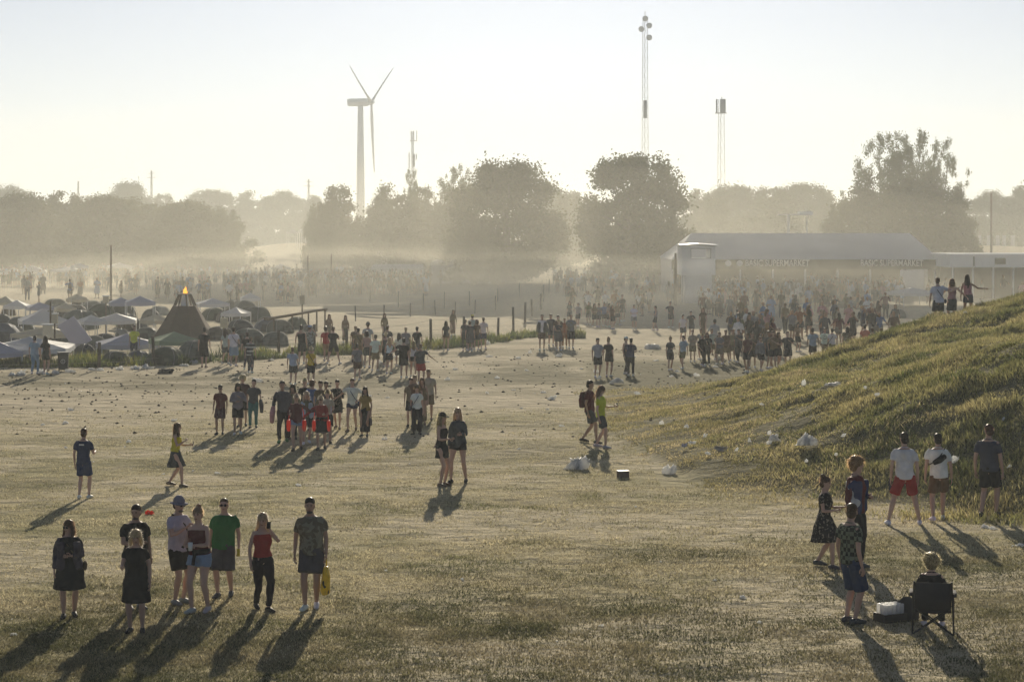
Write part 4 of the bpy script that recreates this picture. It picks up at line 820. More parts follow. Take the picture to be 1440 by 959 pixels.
        if tk == 'dress': L.append(([v3(shf, 0, hipz+.06), v3(shf, 0, hipz-.08), v3(shf*.7, gap*.1, hipz-.27), v3(shf*.7, gap*.15, hipz-.40)], [.185*w, .215*w, .225*w+.12*gap, .245*w+.2*gap], [.135*w, .16*w+gap*.2, .185*w+gap*.5, .20*w+gap*.6], (1, 0, 0)))
        if tk == 'maxi': L.append(([v3(shf, 0, hipz+.06), v3(shf, 0, hipz-.08), v3(shf, 0, hipz-.40), v3(shf*.5, 0, .20)], [.172*w, .195*w, .19*w, .17*w+.1*gap], [.13*w, .155*w, .16*w+gap*.4, .15*w+gap*.6], (1, 0, 0)))
        job(TOPNAME.get(tk, 'top'), L, [tm], col(tcx), root, voxel=vox*1.02)
        if tk == 'hoodie': job('hood', [([up(0, -.10, 1.42), up(0, -.13, 1.48), up(0, -.07, 1.53)], [.10, .11, .07], [.05, .06, .04], (1, 0, 0))], [tm], col(tcx), root)
        if near and tk in ('tee', 'long', 'jacket'):
            b = MB(); c0 = up(0, -.005, 1.468); b.tube([c0+v3(.068*wf*math.cos(a), .066*wf*math.sin(a), -.012*math.sin(a)) for a in np.linspace(0, 6.283, 15)], .009, 5)
            link('collar', b.mesh('collar', [M['cloth']], True), root, None, tuple(x*.8 for x in col(tcx)))
    bk, bc = bot[0], bot[1]; bm = M[bot[2]] if len(bot) > 2 else M['cloth']
    if bk:
        g = .019; P, A, B = torso(g, .86, 1.00); L = [(P, A, B, (1, 0, 0))]
        if bk in ('skirt', 'miniskirt'):
            ln_ = .36 if bk == 'skirt' else .24; L.append(([v3(shf, 0, hipz+.10), v3(shf, 0, hipz), v3(shf*.7, gap*.1, hipz-ln_)], [.14*w, .185*w, .20*w+.06*gap], [.115*w, .145*w, .17*w+gap*.5], (1, 0, 0)))
        elif bk == 'long_skirt': L.append(([v3(shf, 0, hipz+.10), v3(shf, 0, hipz), v3(shf*.5, 0, .18)], [.14*w, .185*w, .20*w], [.115*w, .145*w, .17*w+gap*.6], (1, 0, 0)))
        else:
            fr = {'shorts': .78, 'hotpants': .32, 'trousers': 2, 'long_shorts': 1.0, 'wide_trousers': 2}[bk]
            for Hh, Kn, Ft in legs:
                t1 = .106*wf*(1.04 if f else 1.04)
                if fr <= 1: L.append(([Hh, Hh*(1-fr*.5)+Kn*fr*.5, Hh*(1-fr)+Kn*fr], [t1, t1*.98, t1*(.98 if fr > .5 else 1.0)], None, (1, 0, 0)))
                else:
                    e = 1.0 if bk == 'trousers' else 1.5; L.append(([Hh, Hh*.5+Kn*.5, Kn, Kn*.5+Ft*.5, Ft*.95+Kn*.05], [t1, t1*.85, .070*wf*e**.5, .062*wf*e, .050*wf*e*1.1], None, (1, 0, 0)))
        job({'miniskirt': 'skirt', 'long_skirt': 'skirt', 'long_shorts': 'shorts', 'hotpants': 'shorts', 'wide_trousers': 'trousers'}.get(bk, bk), L, [bm], col(bc), root, voxel=vox*1.02)
    if shoe:
        for heel, mid, toe, fwd in feet:
            L = [([heel+v3(0, 0, -.004)-fwd*.008, mid+v3(0, 0, .0), mid+fwd*.06+v3(0, 0, -.015), toe+fwd*.012], [.040, .046, .047, .038], [.042, .052, .044, .026], (1, 0, 0))]
            V, F = loft(*L[0][:3], ref=(1, 0, 0), n=10); V[:, 2] = np.maximum(V[:, 2], min(heel[2], toe[2])-.035); link('shoe', MB().add(V, F).mesh('shoe', [M['shoe']], True), root, None, col(shoe))
    # ---- hair: solid mass plus loose strands, colour lightened to paint the backlit halo
    hk, hcn = hair; hcol = col(HC[hcn]) if hcn in HC else col(hcn); L = []; raw = []
    def H(x, y, z): return hc+HR@v3(x, y, z)
    if hk != 'bald':
        cap = {'short': (.084, .100, .076, .006), 'buzz': (.079, .097, .072, .006), 'curly': (.115, .118, .105, .010), 'long': (.090, .106, .086, .004), 'bun': (.086, .105, .084, .004), 'pony': (.086, .105, .084, .004), 'bob': (.098, .110, .090, .006), 'messy': (.098, .112, .092, .006)}[hk]
        V, F = ball((0, 0, 0), cap[0], cap[1], cap[2], 12, 8); V = V+v3(0, -.008-cap[3], .067 if hk in ('short', 'buzz') else .054); raw.append((V@HR.T+hc, F))
        V, F = ball((0, 0, 0), cap[0]*.93, cap[1]*.72, cap[2]*.95, 12, 8); V = V+v3(0, -.052, -.015); raw.append((V@HR.T+hc, F))
        if hk in ('long', 'pony'):
            if hk == 'long':
                bz = up(0, -.10, 1.27)-hc; L.append(([H(0, -.06, .03), H(0, -.075, -.08), hc+v3(0, -.10, -.20), hc+v3(0, -.115, -.33-.06*rr.random())], [.085, .100, .105, .07], [.05, .045, .036, .02], HR@v3(1, 0, 0)))
                for s in (-1, 1): L.append(([H(s*.062, -.0, .05), H(s*.083, .0, -.04), H(s*.088, .015, -.13)+v3(0, 0, 0), H(s*.085, .05, -.26)], [.022, .025, .028, .018], [.045, .042, .034, .02], HR@v3(1, 0, 0)))
            else: L.append(([H(0, -.10, .05), H(0, -.15, .02), H(0, -.15, -.10), H(0, -.13, -.20)], [.03, .033, .028, .012], None, (1, 0, 0)))
        if hk == 'bun': V, F = ball((0, 0, 0), .048, .048, .044, 10, 6); raw.append(((V+v3(0, -.06, .135))@HR.T+hc, F))
        if hk in ('curly', 'messy'):
            for q in range(46 if near else 16):
                a = rr.random()*6.28; zz = rr.uniform(-.5, 1); sa = math.sqrt(1-zz*zz)
                if zz < .35 and math.sin(a) > .35: continue
                V, F = ball((cap[0]*sa*math.cos(a), cap[1]*sa*math.sin(a)-.012, cap[2]*zz+.045), rr.uniform(.020, .036), n=7, k=5); raw.append((V@HR.T+hc, F))
        if hk == 'bob':
            for s in (-1, 1): L.append(([H(s*.068, -.0, .04), H(s*.092, .0, -.05), H(s*.092, .01, -.14)], [.028, .032, .024], [.055, .055, .045], HR@v3(1, 0, 0)))
            L.append(([H(0, -.06, .03), H(0, -.08, -.07), H(0, -.075, -.15)], [.085, .095, .08], [.05, .045, .03], HR@v3(1, 0, 0)))
        ns = (900 if near else 130) if hk in ('curly', 'long', 'bob', 'messy', 'bun', 'pony') else (420 if near else 60); gl = {'curly': .065, 'long': .04, 'bob': .045, 'messy': .05, 'bun': .036, 'pony': .036}.get(hk, .018)
        st_ = MB(); VV = []; rg = np.random.default_rng(int(px*3+foot)); wd = .0022 if near else .006
        for q in range(ns):
            a = rg.random()*6.28; zz = rg.random(); fz = -1+2*zz
            if hk in ('long', 'bob') and rg.random() < .55:
                zl = -.02-rg.random()*(.30 if hk == 'long' else .14); b0 = hc+HR@v3(.10*math.cos(a), -.05+.07*math.sin(a)*(1 if math.sin(a) < 0 else .6), zl); dr = HR@v3(math.cos(a), math.sin(a)-.3, -.9)
            else:
                sa = math.sqrt(max(0, 1-fz*fz)); dr = v3(sa*math.cos(a), sa*math.sin(a), fz)
                if fz < -.2 and math.sin(a) > .1: continue
                b0 = hc+HR@(v3(dr[0]*cap[0]*.96, dr[1]*cap[1]*.96-.018-cap[3], dr[2]*cap[2]*.96+.045)); dr = HR@(dr+v3(0, 0, -.1))
            dr = dr+rg.normal(size=3)*.45; dr /= np.linalg.norm(dr); l_ = gl*(.4+rg.random()); sd_ = np.cross(dr, rg.normal(size=3)); sd_ /= np.linalg.norm(sd_)+1e-9
            VV += [b0-sd_*wd, b0+sd_*wd, b0+dr*l_+v3(0, 0, -l_*.3)]
        nv = len(VV)//3
        if nv: st_.add(np.array(VV), [(3*i, 3*i+1, 3*i+2) for i in range(nv)], 1)
        job('hair', L, [M['hair'], M['halo_strand']], hcol, root, voxel=min(vox, .02), sm=2, raw=raw, extras=st_)
    if beard:
        V, F = ball((0, 0, 0), .050, .032, .024, 10, 6); link('beard', MB().add((V+v3(0, .052, -.085))@HR.T+hc, F).mesh('beard', [M['hair']], True), root, None, tuple(q*.7+.09 for q in hcol))
    if glasses:
        b = MB()
        for s in (-1, 1): V, F = ball((0, 0, 0), .027, .008, .020, 10, 5); b.add((V+v3(s*.031, .096, .012))@HR.T+hc, F); b.tube([H(s*.055, .092, .016), H(s*.078, .05, .016), H(s*.078, -.01, .012)], .004, 5)
        b.tube([H(-.012, .100, .016), H(.012, .100, .016)], .004, 5); link('sunglasses', b.mesh('sunglasses', [M['black']], True), root)
    if hat:
        hk_, hcc = hat; b = MB()
        if hk_ == 'bucket':
            P = [H(0, -.01, .035), H(0, -.012, .10), H(0, -.012, .135)]; V, F = loft(P, [.092, .084, .060], [.110, .10, .075], HR@v3(1, 0, 0), 16, .4); b.add(V, F)
            V, F = loft([H(0, -.008, .030), H(0, -.008, .045)], [.150, .10], [.165, .12], HR@v3(1, 0, 0), 18, .05); b.add(V, F)
        else:
            V, F = ball((0, 0, 0), .092, .108, .085, 14, 8); V[:, 2] = np.maximum(V[:, 2], -.01); b.add((V+v3(0, -.012, .055))@HR.T+hc, F)
            V, F = loft([H(0, .06, .052), H(0, .12, .048), H(0, .165, .034)], [.072, .066, .045], [.008, .007, .006], HR@v3(1, 0, 0), 12, .3); b.add(V, F)
        link({'bucket': 'bucket_hat', 'cap': 'cap'}[hk_], b.mesh('hat', [M['cloth']], True), root, None, col(hcc))
    # ---- things worn or carried
    Wd = lambda q: np.array(root_m(root)@Vector(q))
    def carried(name, b, mats, color, lab, cat):
        o = b.build(name, mats, None, True, color=color); o.location = p; o.rotation_euler = root.rotation_euler; o.scale = root.scale; tag(o, lab, cat); return o
    for e in (extra or []):
        k, c, lab = e[0], e[1], e[2]; sd = e[3] if len(e) > 3 else 1; cc = col(c)
        if k == 'crossbody':
            b = MB(); P, A, B = torso(loose+.012, .92, 1.44); a0 = up(-sd*.10, 0, 1.475); 
            b.tube([up(-sd*.11, -.03, 1.475), up(-sd*.02, .155*w, 1.32), up(sd*.12, .135*w, 1.10), up(sd*.215*w, .02, .97), up(sd*.12, -.135*w, 1.10), up(-sd*.02, -.14*w, 1.32), up(-sd*.11, -.03, 1.475)], .012, 6)
            V, F = loft([up(sd*.235*w, -.05, .93), up(sd*.235*w, .08, .93)], [.04, .04], [.085, .085], (1, 0, 0), 10, .5); b.add(V, F); carried('crossbody_bag', b, M['cloth'], cc, lab, 'bag')
        elif k == 'sling':        # small pouch worn high on the back
            b = MB(); b.tube([up(sd*.12, -.06, 1.47), up(sd*.03, -.155, 1.34), up(-sd*.10, -.150, 1.20), up(-sd*.20, -.0, 1.12), up(-sd*.05, .15, 1.25), up(sd*.12, .05, 1.46)], .011, 6)
            V, F = loft([up(sd*.11, -.175, 1.33), up(0, -.19, 1.25), up(-sd*.12, -.175, 1.18)], [.05, .065, .045], [.035, .045, .03], (0, 0, 1), 10, .5); b.add(V, F); carried('sling_bag', b, M['cloth'], cc, lab, 'bag')
        elif k == 'backpack':
            b = MB(); V, F = loft([up(0, -.215, 1.02), up(0, -.225, 1.2), up(0, -.20, 1.40)], [.13, .14, .11], [.075, .085, .06], (1, 0, 0), 12, .4); b.add(V, F)
            for s in (-1, 1): b.tube([up(s*.09, -.15, 1.42), up(s*.10, .0, 1.475), up(s*.11, .14, 1.33), up(s*.14, .05, 1.12), up(s*.11, -.13, 1.08)], .014, 6)
            carried('backpack', b, M['cloth'], cc, lab, 'backpack')
        elif k in ('bag', 'plastic_bag', 'tote'):
            i = 1 if sd > 0 else 0; T = arms_j[i][2]; Hd = T+(arms_j[i][2]-arms_j[i][1])*.28; b = MB(); hh = {'bag': .26, 'plastic_bag': .42, 'tote': .34}[k]; s_ = .6 if k == 'bag' else 1
            zz = Hd[2]
            for q in (-.035, .035): b.tube([Hd+v3(0, q, -.14), Hd+v3(0, q*.4, -.0), Hd+v3(0, -q*.2, .01)], .009, 5)
            V, F = loft([Hd+v3(0, 0, -.13), Hd+v3(.0, 0, -.13-hh*.4), Hd+v3(.01, 0, -.13-hh*.85), Hd+v3(.0, 0, -.13-hh)], [.035*s_, .065*s_, .075*s_, .06*s_], [.09*s_, .12*s_, .13*s_, .12*s_], (1, 0, 0), 12, .2)
            V = V+.012*np.stack([vnoise(V[:, 2]*30+9, V[:, 1]*30), vnoise(V[:, 2]*34, V[:, 0]*30+5), V[:, 0]*0], -1); b.add(V, F)
            carried({'bag': 'hand_bag', 'plastic_bag': 'carrier_bag', 'tote': 'tote_bag'}[k], b, M['plastic_y'] if k == 'plastic_bag' else M['cloth'], cc, lab, 'bag')
        elif k == 'redbag':
            i = 1 if sd > 0 else 0; Hd = up(sd*.24, .08, .88); b = MB(); b.tube([up(sd*.16, .0, 1.44), up(sd*.22, .05, 1.15), Hd+v3(0, 0, .06)], .010, 5)
            V, F = loft([Hd+v3(0, 0, .07), Hd, Hd+v3(0, 0, -.20), Hd+v3(0, 0, -.26)], [.05, .065, .06, .04], [.075, .09, .085, .06], (1, 0, 0), 10, .3); b.add(V, F); carried('drawstring_bag', b, M['plastic_o'], cc, lab, 'bag')
        elif k in ('cup', 'phone', 'can', 'bottle'):
            i = 1 if sd > 0 else 0; T = arms_j[i][2]; dr = T-arms_j[i][1]; Hd = T+dr/np.linalg.norm(dr)*.08; b = MB()
            if k == 'phone': V, F = loft([Hd+v3(0, .03, -.03), Hd+v3(0, .04, .09)], [.036, .036], [.006, .006], (1, 0, 0), 8, .1)
            elif k == 'bottle': V, F = loft([Hd+v3(0, .03, -.14), Hd+v3(0, .03, .02), Hd+v3(0, .03, .07), Hd+v3(0, .03, .11)], [.034, .034, .016, .015], n=12, cap=.1)
            else: V, F = loft([Hd+v3(0, .03, -.06), Hd+v3(0, .03, .07)], [.030, .040 if k == 'cup' else .032], n=12, cap=.05)
            b.add(V, F); carried({'cup': 'drinking_cup', 'phone': 'phone', 'can': 'drink_can', 'bottle': 'bottle'}[k], b, M['cloth'], cc, lab, {'cup': 'cup', 'can': 'can'}.get(k, k))
        elif k == 'waist':        # sweater tied at the waist: clothing, so a part
            job('tied_sweater', [([v3(shf, 0, hipz+.06), v3(shf, 0, hipz+.14)], [.185*w, .165*w], [.145*w, .13*w], (1, 0, 0)), ([v3(.0, .14*w, hipz+.10), v3(.03, .16*w, hipz-.12)], [.035, .03], None, (1, 0, 0)), ([v3(0, -.12, hipz+.10), v3(0, -.17*w, hipz-.22)], [.13, .14], [.03, .025], (1, 0, 0))], [M['cloth']], cc, root)
        elif k == 'open':         # open overshirt or cardigan: two front panels, a back and sleeves
            P, A, B = torso(loose+.014, .86, 1.42); L = []
            for s in (-1, 1): L.append(([q+v3(s*a*.62, .035, 0) for q, a in zip(P, A)], [a*.42 for a in A], [b_*.80 for b_ in B], (1, 0, 0)))
            L.append(([q+v3(0, -.035, 0) for q in P], A, [b_*.8 for b_ in B], (1, 0, 0)))
            for i in range(2):
                Sx, E, T = arms_j[i]; s = (-1, 1)[i]; r0 = .066*wf; L.append(([Sx+v3(-s*.05, 0, 0), Sx*.6+E*.4, E, T*.9+E*.1], [r0, r0*.9, r0*.78, r0*.55], None, (0, 1, 0)))
            job('open_jacket', L, [M['panel'] if len(e) > 4 else M['cloth']], cc, root)
        elif k == 'print':        # pale print across the shoulders or chest
            b = MB(); y0 = -.145 if sd < 0 else .150
            for q in range(5): b.box((-.055+q*.027, 0, 0), (.019, .006, .035))
            o = link('shirt_print', b.mesh('print', [MW]), root); o.location = up(0, y0, 1.34)
        elif k == 'smile':
            b = MB(); c0 = up(0, .150, 1.27)
            for s in (-1, 1): V, F = ball(c0+v3(s*.05, .0, .04), .022, .008, .03, 10, 5); b.add(V, F)
            b.tube([c0+v3(.10*math.cos(a), .004, -.02+.08*math.sin(a)) for a in np.linspace(math.pi*1.08, math.pi*1.92, 10)], .010, 5); link('shirt_print', b.mesh('smile', [M['black']], True), root)
        elif k == 'towel':
            b = MB(); i = 1 if sd > 0 else 0; E, T = arms_j[i][1], arms_j[i][2]; q = E*.4+T*.6
            V, F = loft([q+v3(0, .0, .04), q+v3(sd*.03, .02, -.15), q+v3(sd*.04, .0, -.40)], [.06, .08, .06], [.09, .10, .07], (1, 0, 0), 10, .3); b.add(V, F); carried('carried_jacket', b, M['cloth'], cc, lab, 'jacket')
    return root
def root_m(o): return Matrix.Translation(o.location)@o.rotation_euler.to_matrix().to_4x4()@Matrix.Diagonal((*o.scale, 1))
None_mesh = bpy.data.meshes.new('placeholder')
M['plastic_y'] = mat('yellow_carrier_film', (.85, .62, .04), rough=.4, noise=.25, scale=14, trans=.35, pattern=('n', (.06, .06, .02), 7, .60)); M['plastic_o'] = mat('orange_red_bag_film', (.90, .10, .04), rough=.4, noise=.1, trans=.55)
def run_jobs():
    tmp = bpy.data.collections.new('tmp'); COL.children.link(tmp); T = []
    for o, m, vx, sm, ex, mats in JOBS:
        me = bpy.data.meshes.new('t'); me.from_pydata([tuple(q) for v in m.v for q in v], [], m.f)
        t = bpy.data.objects.new('t', me); tmp.objects.link(t); r = t.modifiers.new('r', 'REMESH'); r.mode = 'VOXEL'; r.voxel_size = vx; r.use_smooth_shade = True
        if sm: s = t.modifiers.new('s', 'SMOOTH'); s.factor = .5; s.iterations = sm
        T.append(t)
    dg = bpy.context.evaluated_depsgraph_get()
    for t, (o, m, vx, sm, ex, mats) in zip(T, JOBS):
        ev = t.evaluated_get(dg); me = ev.to_mesh(); nv = len(me.vertices); V = np.empty(nv*3, np.float32); me.vertices.foreach_get('co', V); V = V.reshape(-1, 3)
        Lp = np.empty(len(me.loops), np.int32); me.loops.foreach_get('vertex_index', Lp); F4 = Lp.reshape(-1, 4); ev.to_mesh_clear()
        F3 = None; mi = [0]*len(F4)
        if mats[0] in (M['cloth'], M['camo'], M['check'], M['floral'], M['panel'], M['stripe']):      # soft folds
            o1 = (len(V)*7) % 91; a_ = .042 if vx < .02 else .03
            V[:, 1] += (fbm(V[:, 0]*9+o1, V[:, 2]*6.5, 2)-.5)*a_; V[:, 0] += (fbm(V[:, 1]*9+o1+30, V[:, 2]*7.5, 2)-.5)*a_*.8
        if ex is not None and ex.n:
            V = np.concatenate([V, np.concatenate(ex.v)]); f4 = []; f3 = []; m4 = []; m3 = []
            for f, mm in zip(ex.f, ex.m):
                f = [i+nv for i in f]
                if len(f) == 4: f4.append(f); m4.append(mm)
                elif len(f) == 3: f3.append(f); m3.append(mm)
                else:
                    for q in range(1, len(f)-1): f3.append([f[0], f[q], f[q+1]]); m3.append(mm)
            if f4: F4 = np.concatenate([F4, np.array(f4)])
            if f3: F3 = np.array(f3)
            mi = mi+m4+m3
        o.data = mesh_np(o.name.split('.')[0], V, F3=F3, F4=F4, mats=mats, smooth=True, midx=mi)
    for t in T:
        me = t.data; bpy.data.objects.remove(t); bpy.data.meshes.remove(me)
    bpy.data.collections.remove(tmp); JOBS.clear()
P_ = person
# ---- nearest group, lower left
P_(97, 730, 868, 12, 'woman in black dress and sheer grey cardigan, furthest left of the near group', ('long', 'brown'), ('dress', 'black'), (None, ''), ('fold', 'down'), w=1.28, f=1, glasses=1, look=20, shoe='black', step=.12, extra=[('open', 'dgrey', ''), ('crossbody', 'brown', 'brown shoulder bag on the hip of the woman in the sheer cardigan', -1)])
P_(190, 709, 857, 35, 'bearded man in black tee standing behind the woman in the black dress', ('short', 'dark'), ('tee', 'black'), ('shorts', 'black'), ('down', 'fold'), w=1.25, look=45, beard=1, shoe='dgrey', tone='t')
P_(192, 744, 889, 0, 'woman in short black dress with glowing blond bob, in front of the bearded man', ('bob', 'blond'), ('dress', 'black'), (None, ''), ('down', 'hold'), w=1.15, f=1, shoe='black', nod=12)
P_(252, 698, 849, 55, 'man in white tee, grey bucket hat and black shorts, left of the talking trio', ('short', 'brown'), ('tee', 'lgrey'), ('shorts', 'black'), ('fold', 'chest'), w=1.15, hat=('bucket', 'grey'), glasses=1, beard=1, shoe='grey', extra=[('crossbody', 'black', 'black strap bag of the man in the bucket hat', -1)])
P_(281, 712, 861, -22, 'woman in red top and denim shorts with sunlit hair, middle of the talking trio', ('bun', 'fair'), ('tank', 'maroon'), ('hotpants', 'denim'), ('fold', 'fold'), w=1.18, f=1, shoe='lgrey', step=.14, extra=[('waist', 'black', ''), ('cup', 'white', 'pale cup held by the woman in the red top', 1)])
P_(316, 700, 839, -6, 'man in green tee and dark shorts at the right of the talking trio', ('buzz', 'brown'), ('tee', 'green'), ('long_shorts', 'dgrey'), ('down', 'down'), w=1.22, glasses=1, shoe='dgrey', step=.15, extra=[('can', 'yellow', 'yellow can in the hand of the man in green', -1)])
P_(369, 719, 858, 30, 'blond woman in red tank top and black trousers looking down, hand at her face', ('long', 'blond'), ('tank', 'red'), ('trousers', 'black'), ('face', 'down'), w=1.08, f=1, look=25, nod=18, shoe='black', step=-.28, st=.04, extra=[('phone', 'black', 'phone held up by the woman in the red tank top', -1)])
P_(437, 699, 856, -6, 'bearded man in camouflage tee walking towards the camera with a yellow bag', ('short', 'dark'), ('tee', (.12, .12, .085), 'camo'), ('shorts', 'dgrey'), ('down', 'down'), w=1.16, beard=1, shoe='white', step=.16, st=.075, tone='t', extra=[('plastic_bag', 'yellow', 'yellow and black carrier bag held by the man in camouflage', -1)])
# ---- lone walkers
P_(118, 602, 701, 172, 'boy in blue tee with white shoulder print walking away at left', ('short', 'brown'), ('tee', 'navy'), ('shorts', 'navy'), ('down', 'hold'), w=.98, shoe='white', step=.12, extra=[('print', 'white', '', -1)])
P_(247, 593, 684, 82, 'girl in yellow vest and dark skirt walking right, alone', ('long', 'brown'), ('tank', 'yellow'), ('skirt', 'dgrey'), ('hold', 'chest'), f=1, step=.34, shoe='brown', lean=3, extra=[('phone', 'black', 'dark thing in the hand of the girl in yellow', -1)])
P_(622, 579, 684, 62, 'girl in black dress and cap with long hair, left of the pair in the middle', ('long', 'fair'), ('tank', 'black'), ('miniskirt', 'black'), ('behind', 'fold'), f=1, hat=('cap', 'black'), shoe='brown', tone='p')
P_(645, 573, 679, -14, 'long-haired blond girl in dark jacket, right of the pair in the middle', ('long', 'blond'), ('jacket', 'dgrey'), ('hotpants', 'black'), ('hold', 'down'), f=1, shoe='black', step=.12, st=.16)
P_(829, 533, 623, 70, 'boy in maroon tee behind the one in yellow', ('short', 'dark'), ('tee', 'maroon'), ('shorts', 'dgrey'), ('down', 'down'), step=.38, shoe='black', tone='t', extra=[('backpack', 'maroon', 'dark red backpack of the boy in maroon')])
P_(845, 531, 630, 74, 'long-haired youth in bright yellow tee looking down at a phone', ('long', 'brown'), ('tee', (.62, .58, .05)), ('shorts', 'dgrey'), ('hold', 'down'), nod=28, step=.25, shoe='lgrey', h=1.72, extra=[('phone', 'black', 'phone of the youth in the yellow tee', -1)])
# ---- right foreground
P_(1160, 668, 798, 62, 'woman in dark patterned dress with hair in a bun, hands together', ('bun', 'brown'), ('dress', 'black', 'floral'), (None, ''), ('hold', 'fold'), f=1, step=.30, shoe='dgrey', look=10, w=1.04)
P_(1204, 634, 796, 58, 'tall curly-haired youth in navy and white track jacket and black trousers', ('curly', 'ginger'), ('long', 'maroon'), ('trousers', 'black'), ('fold', 'down'), w=1.02, shoe='dgrey', step=.16, extra=[('open', 'navy', '', 1, 's'), ('bag', 'dgrey', 'grey bag hanging at the side of the curly-haired youth', 1)])
P_(1196, 707, 876, 118, 'boy in green checked shirt and dark shorts, nearest of the standing trio', ('short', 'brown'), ('tee', (.16, .19, .13), 'check'), ('long_shorts', 'navy'), ('down', 'down'), w=1.05, look=-28, shoe='dgrey')
P_(1271, 608, 738, 176, 'man in white tee and red shorts walking away towards the mound', ('short', 'dark'), ('tee', 'white'), ('shorts', 'red'), ('down', 'down'), w=1.02, shoe='white', step=.05, st=.30, extra=[('bottle', 'dgrey', 'dark bottle in the left hand of the man in red shorts', -1)])
P_(1319, 608, 732, 176, 'man in white tee and brown shorts with a black pouch on his back', ('short', 'dark'), ('tee', 'white'), ('shorts', 'brown'), ('down', 'down'), w=1.05, shoe='white', step=.30, st=.12, extra=[('sling', 'black', 'black pouch slung across the back of the man in brown shorts', 1), ('can', 'green', 'drink can in the right hand of the man in brown shorts', 1)])
P_(1391, 585, 727, 150, 'man in dark blue tee and shorts walking away at the right edge', ('short', 'brown'), ('tee', (.05, .06, .085)), ('shorts', 'black'), ('down', 'down'), w=1.06, look=-45, shoe='black', step=.24)
seat = P_(1312, 795, 890, 168, 'curly-haired woman in black jacket sitting in the folding chair', ('curly', 'fair'), ('jacket', 'black'), ('trousers', 'black'), ('hold', 'hold'), f=1, sit=1, shoe='white', w=1.1, nod=5)
# ---- group of four left of the middle
P_(309, 543, 611, -5, 'boy in dark maroon tee and shorts with sunglasses, left of the four', ('short', 'dark'), ('tee', 'maroon'), ('shorts', (.07, .03, .04)), glasses=1, shoe='black', tone='t')
P_(341, 527, 600, 0, 'tall one with big halo of curly hair at the back of the four', ('curly', 'blond'), ('tee', (.10, .06, .06)), ('shorts', 'black'), ('down', 'down'), step=.2, shoe='black')
P_(334, 538, 611, 8, 'hooded person in grey jacket and shorts, front of the four', ('bob', 'dark'), ('hoodie', 'grey'), ('shorts', 'black'), ('chest', 'fold'), shoe='white', step=.2, tone='t')
P_(356, 533, 602, 4, 'person in dark tee and jeans with a jacket over the arm, right of the four', ('short', 'dark'), ('tee', 'dgrey'), ('trousers', 'teal'), ('down', 'down'), shoe='dgrey', step=.15, extra=[('towel', 'dgrey', 'dark jacket over the arm of the right one of the four', -1)])
# ---- the big group coming forward
P_(398, 535, 622, 5, 'dark-clothed person carrying a pink jacket, left end of the big group', ('short', 'dark'), ('long', 'dgrey'), ('trousers', 'black'), ('down', 'down'), shoe='green', tone='t', step=.2, extra=[('towel', 'pink', 'pink jacket carried at the left end of the big group', 1)])
P_(411, 540, 618, 0, 'woman with long dark hair in dark clothes, second in the big group', ('long', 'dark'), ('long', 'olive'), ('trousers', 'black'), f=1, shoe='black', tone='t')
P_(429, 532, 604, 0, 'woman with a sunlit high bun in a black top, back row of the big group', ('bun', 'blond'), ('tee', 'black'), ('shorts', 'black'), f=1, shoe='white')
P_(438, 534, 606, 160, 'boy in blue tee with his back turned, back row of the big group', ('messy', 'brown'), ('tee', 'blue'), ('shorts', 'dgrey'), shoe='black')
P_(431, 549, 624, 10, 'fair woman in pale blue jacket between the two in red', ('long', 'blond'), ('tee', 'olive'), ('shorts', 'black'), f=1, shoe='white', step=.3, extra=[('open', 'lblue', '')])
P_(451, 535, 608, 0, 'woman in a brownish top, left of two in the back row', ('short', 'brown'), ('tee', 'brown'), ('shorts', 'dgrey'), f=1, shoe='white')
P_(459, 536, 608, 0, 'woman in a dark top, right of two in the back row', ('short', 'dark'), ('tank', 'dgrey'), ('shorts', 'black'), f=1, shoe='white', tone='t')
P_(461, 548, 623, 0, 'woman in beige tee with a bottle, behind the pair with orange bags', ('bun', 'fair'), ('tee', 'beige'), ('shorts', 'black'), ('hold', 'down'), f=1, step=-.25, shoe='black', extra=[('bottle', 'lgrey', 'clear bottle held by the woman in beige', -1)])
P_(418, 553, 633, 2, 'girl in red jumper and denim shorts carrying orange bags, front left', ('bun', 'blond'), ('long', 'maroon'), ('hotpants', 'denim'), ('wide', 'hold'), w=1.15, f=1, step=.28, shoe='black', extra=[('redbag', 'orange', 'orange-red drawstring bag at the left hip of the girl in the red jumper', 1), ('redbag', 'orange', 'orange-red drawstring bag at the right hip of the girl in the red jumper', -1)])
P_(452, 556, 632, -2, 'girl in black over red sleeves carrying orange bags, front right', ('bun', 'blond'), ('long', 'red'), ('skirt', 'black'), ('hold', 'out'), w=1.2, f=1, step=.2, shoe='black', glasses=1, extra=[('redbag', 'orange', 'orange-red bag at the left of the girl in the black dress', 1), ('redbag', 'orange', 'small orange-red bag at the right of the girl in the black dress', -1), ('waist', 'black', '')])
P_(475, 533, 603, -5, 'woman in a dark patterned top with wide sleeves', ('short', 'dark'), ('long', 'black', 'floral'), ('shorts', 'black'), ('fold', 'out'), f=1, step=-.3, shoe='brown')
P_(495, 531, 606, -8, 'youth in white top with a navy bag across the chest, long bare legs', ('short', 'brown'), ('tee', 'white'), ('hotpants', 'navy'), ('hip', 'out'), step=.35, shoe='brown', extra=[('crossbody', 'navy', 'navy bag across the chest of the youth in the white top', -1)])
P_(513, 546, 614, -12, 'long-haired woman in a long ochre and black dress, right end of the big group', ('long', 'dark'), ('tee', 'ochre'), ('long_skirt', 'black'), ('down', 'down'), f=1, shoe='dgrey', tone='t', extra=[('bag', 'dgrey', 'dark handbag beside the woman in the long dress', -1)])
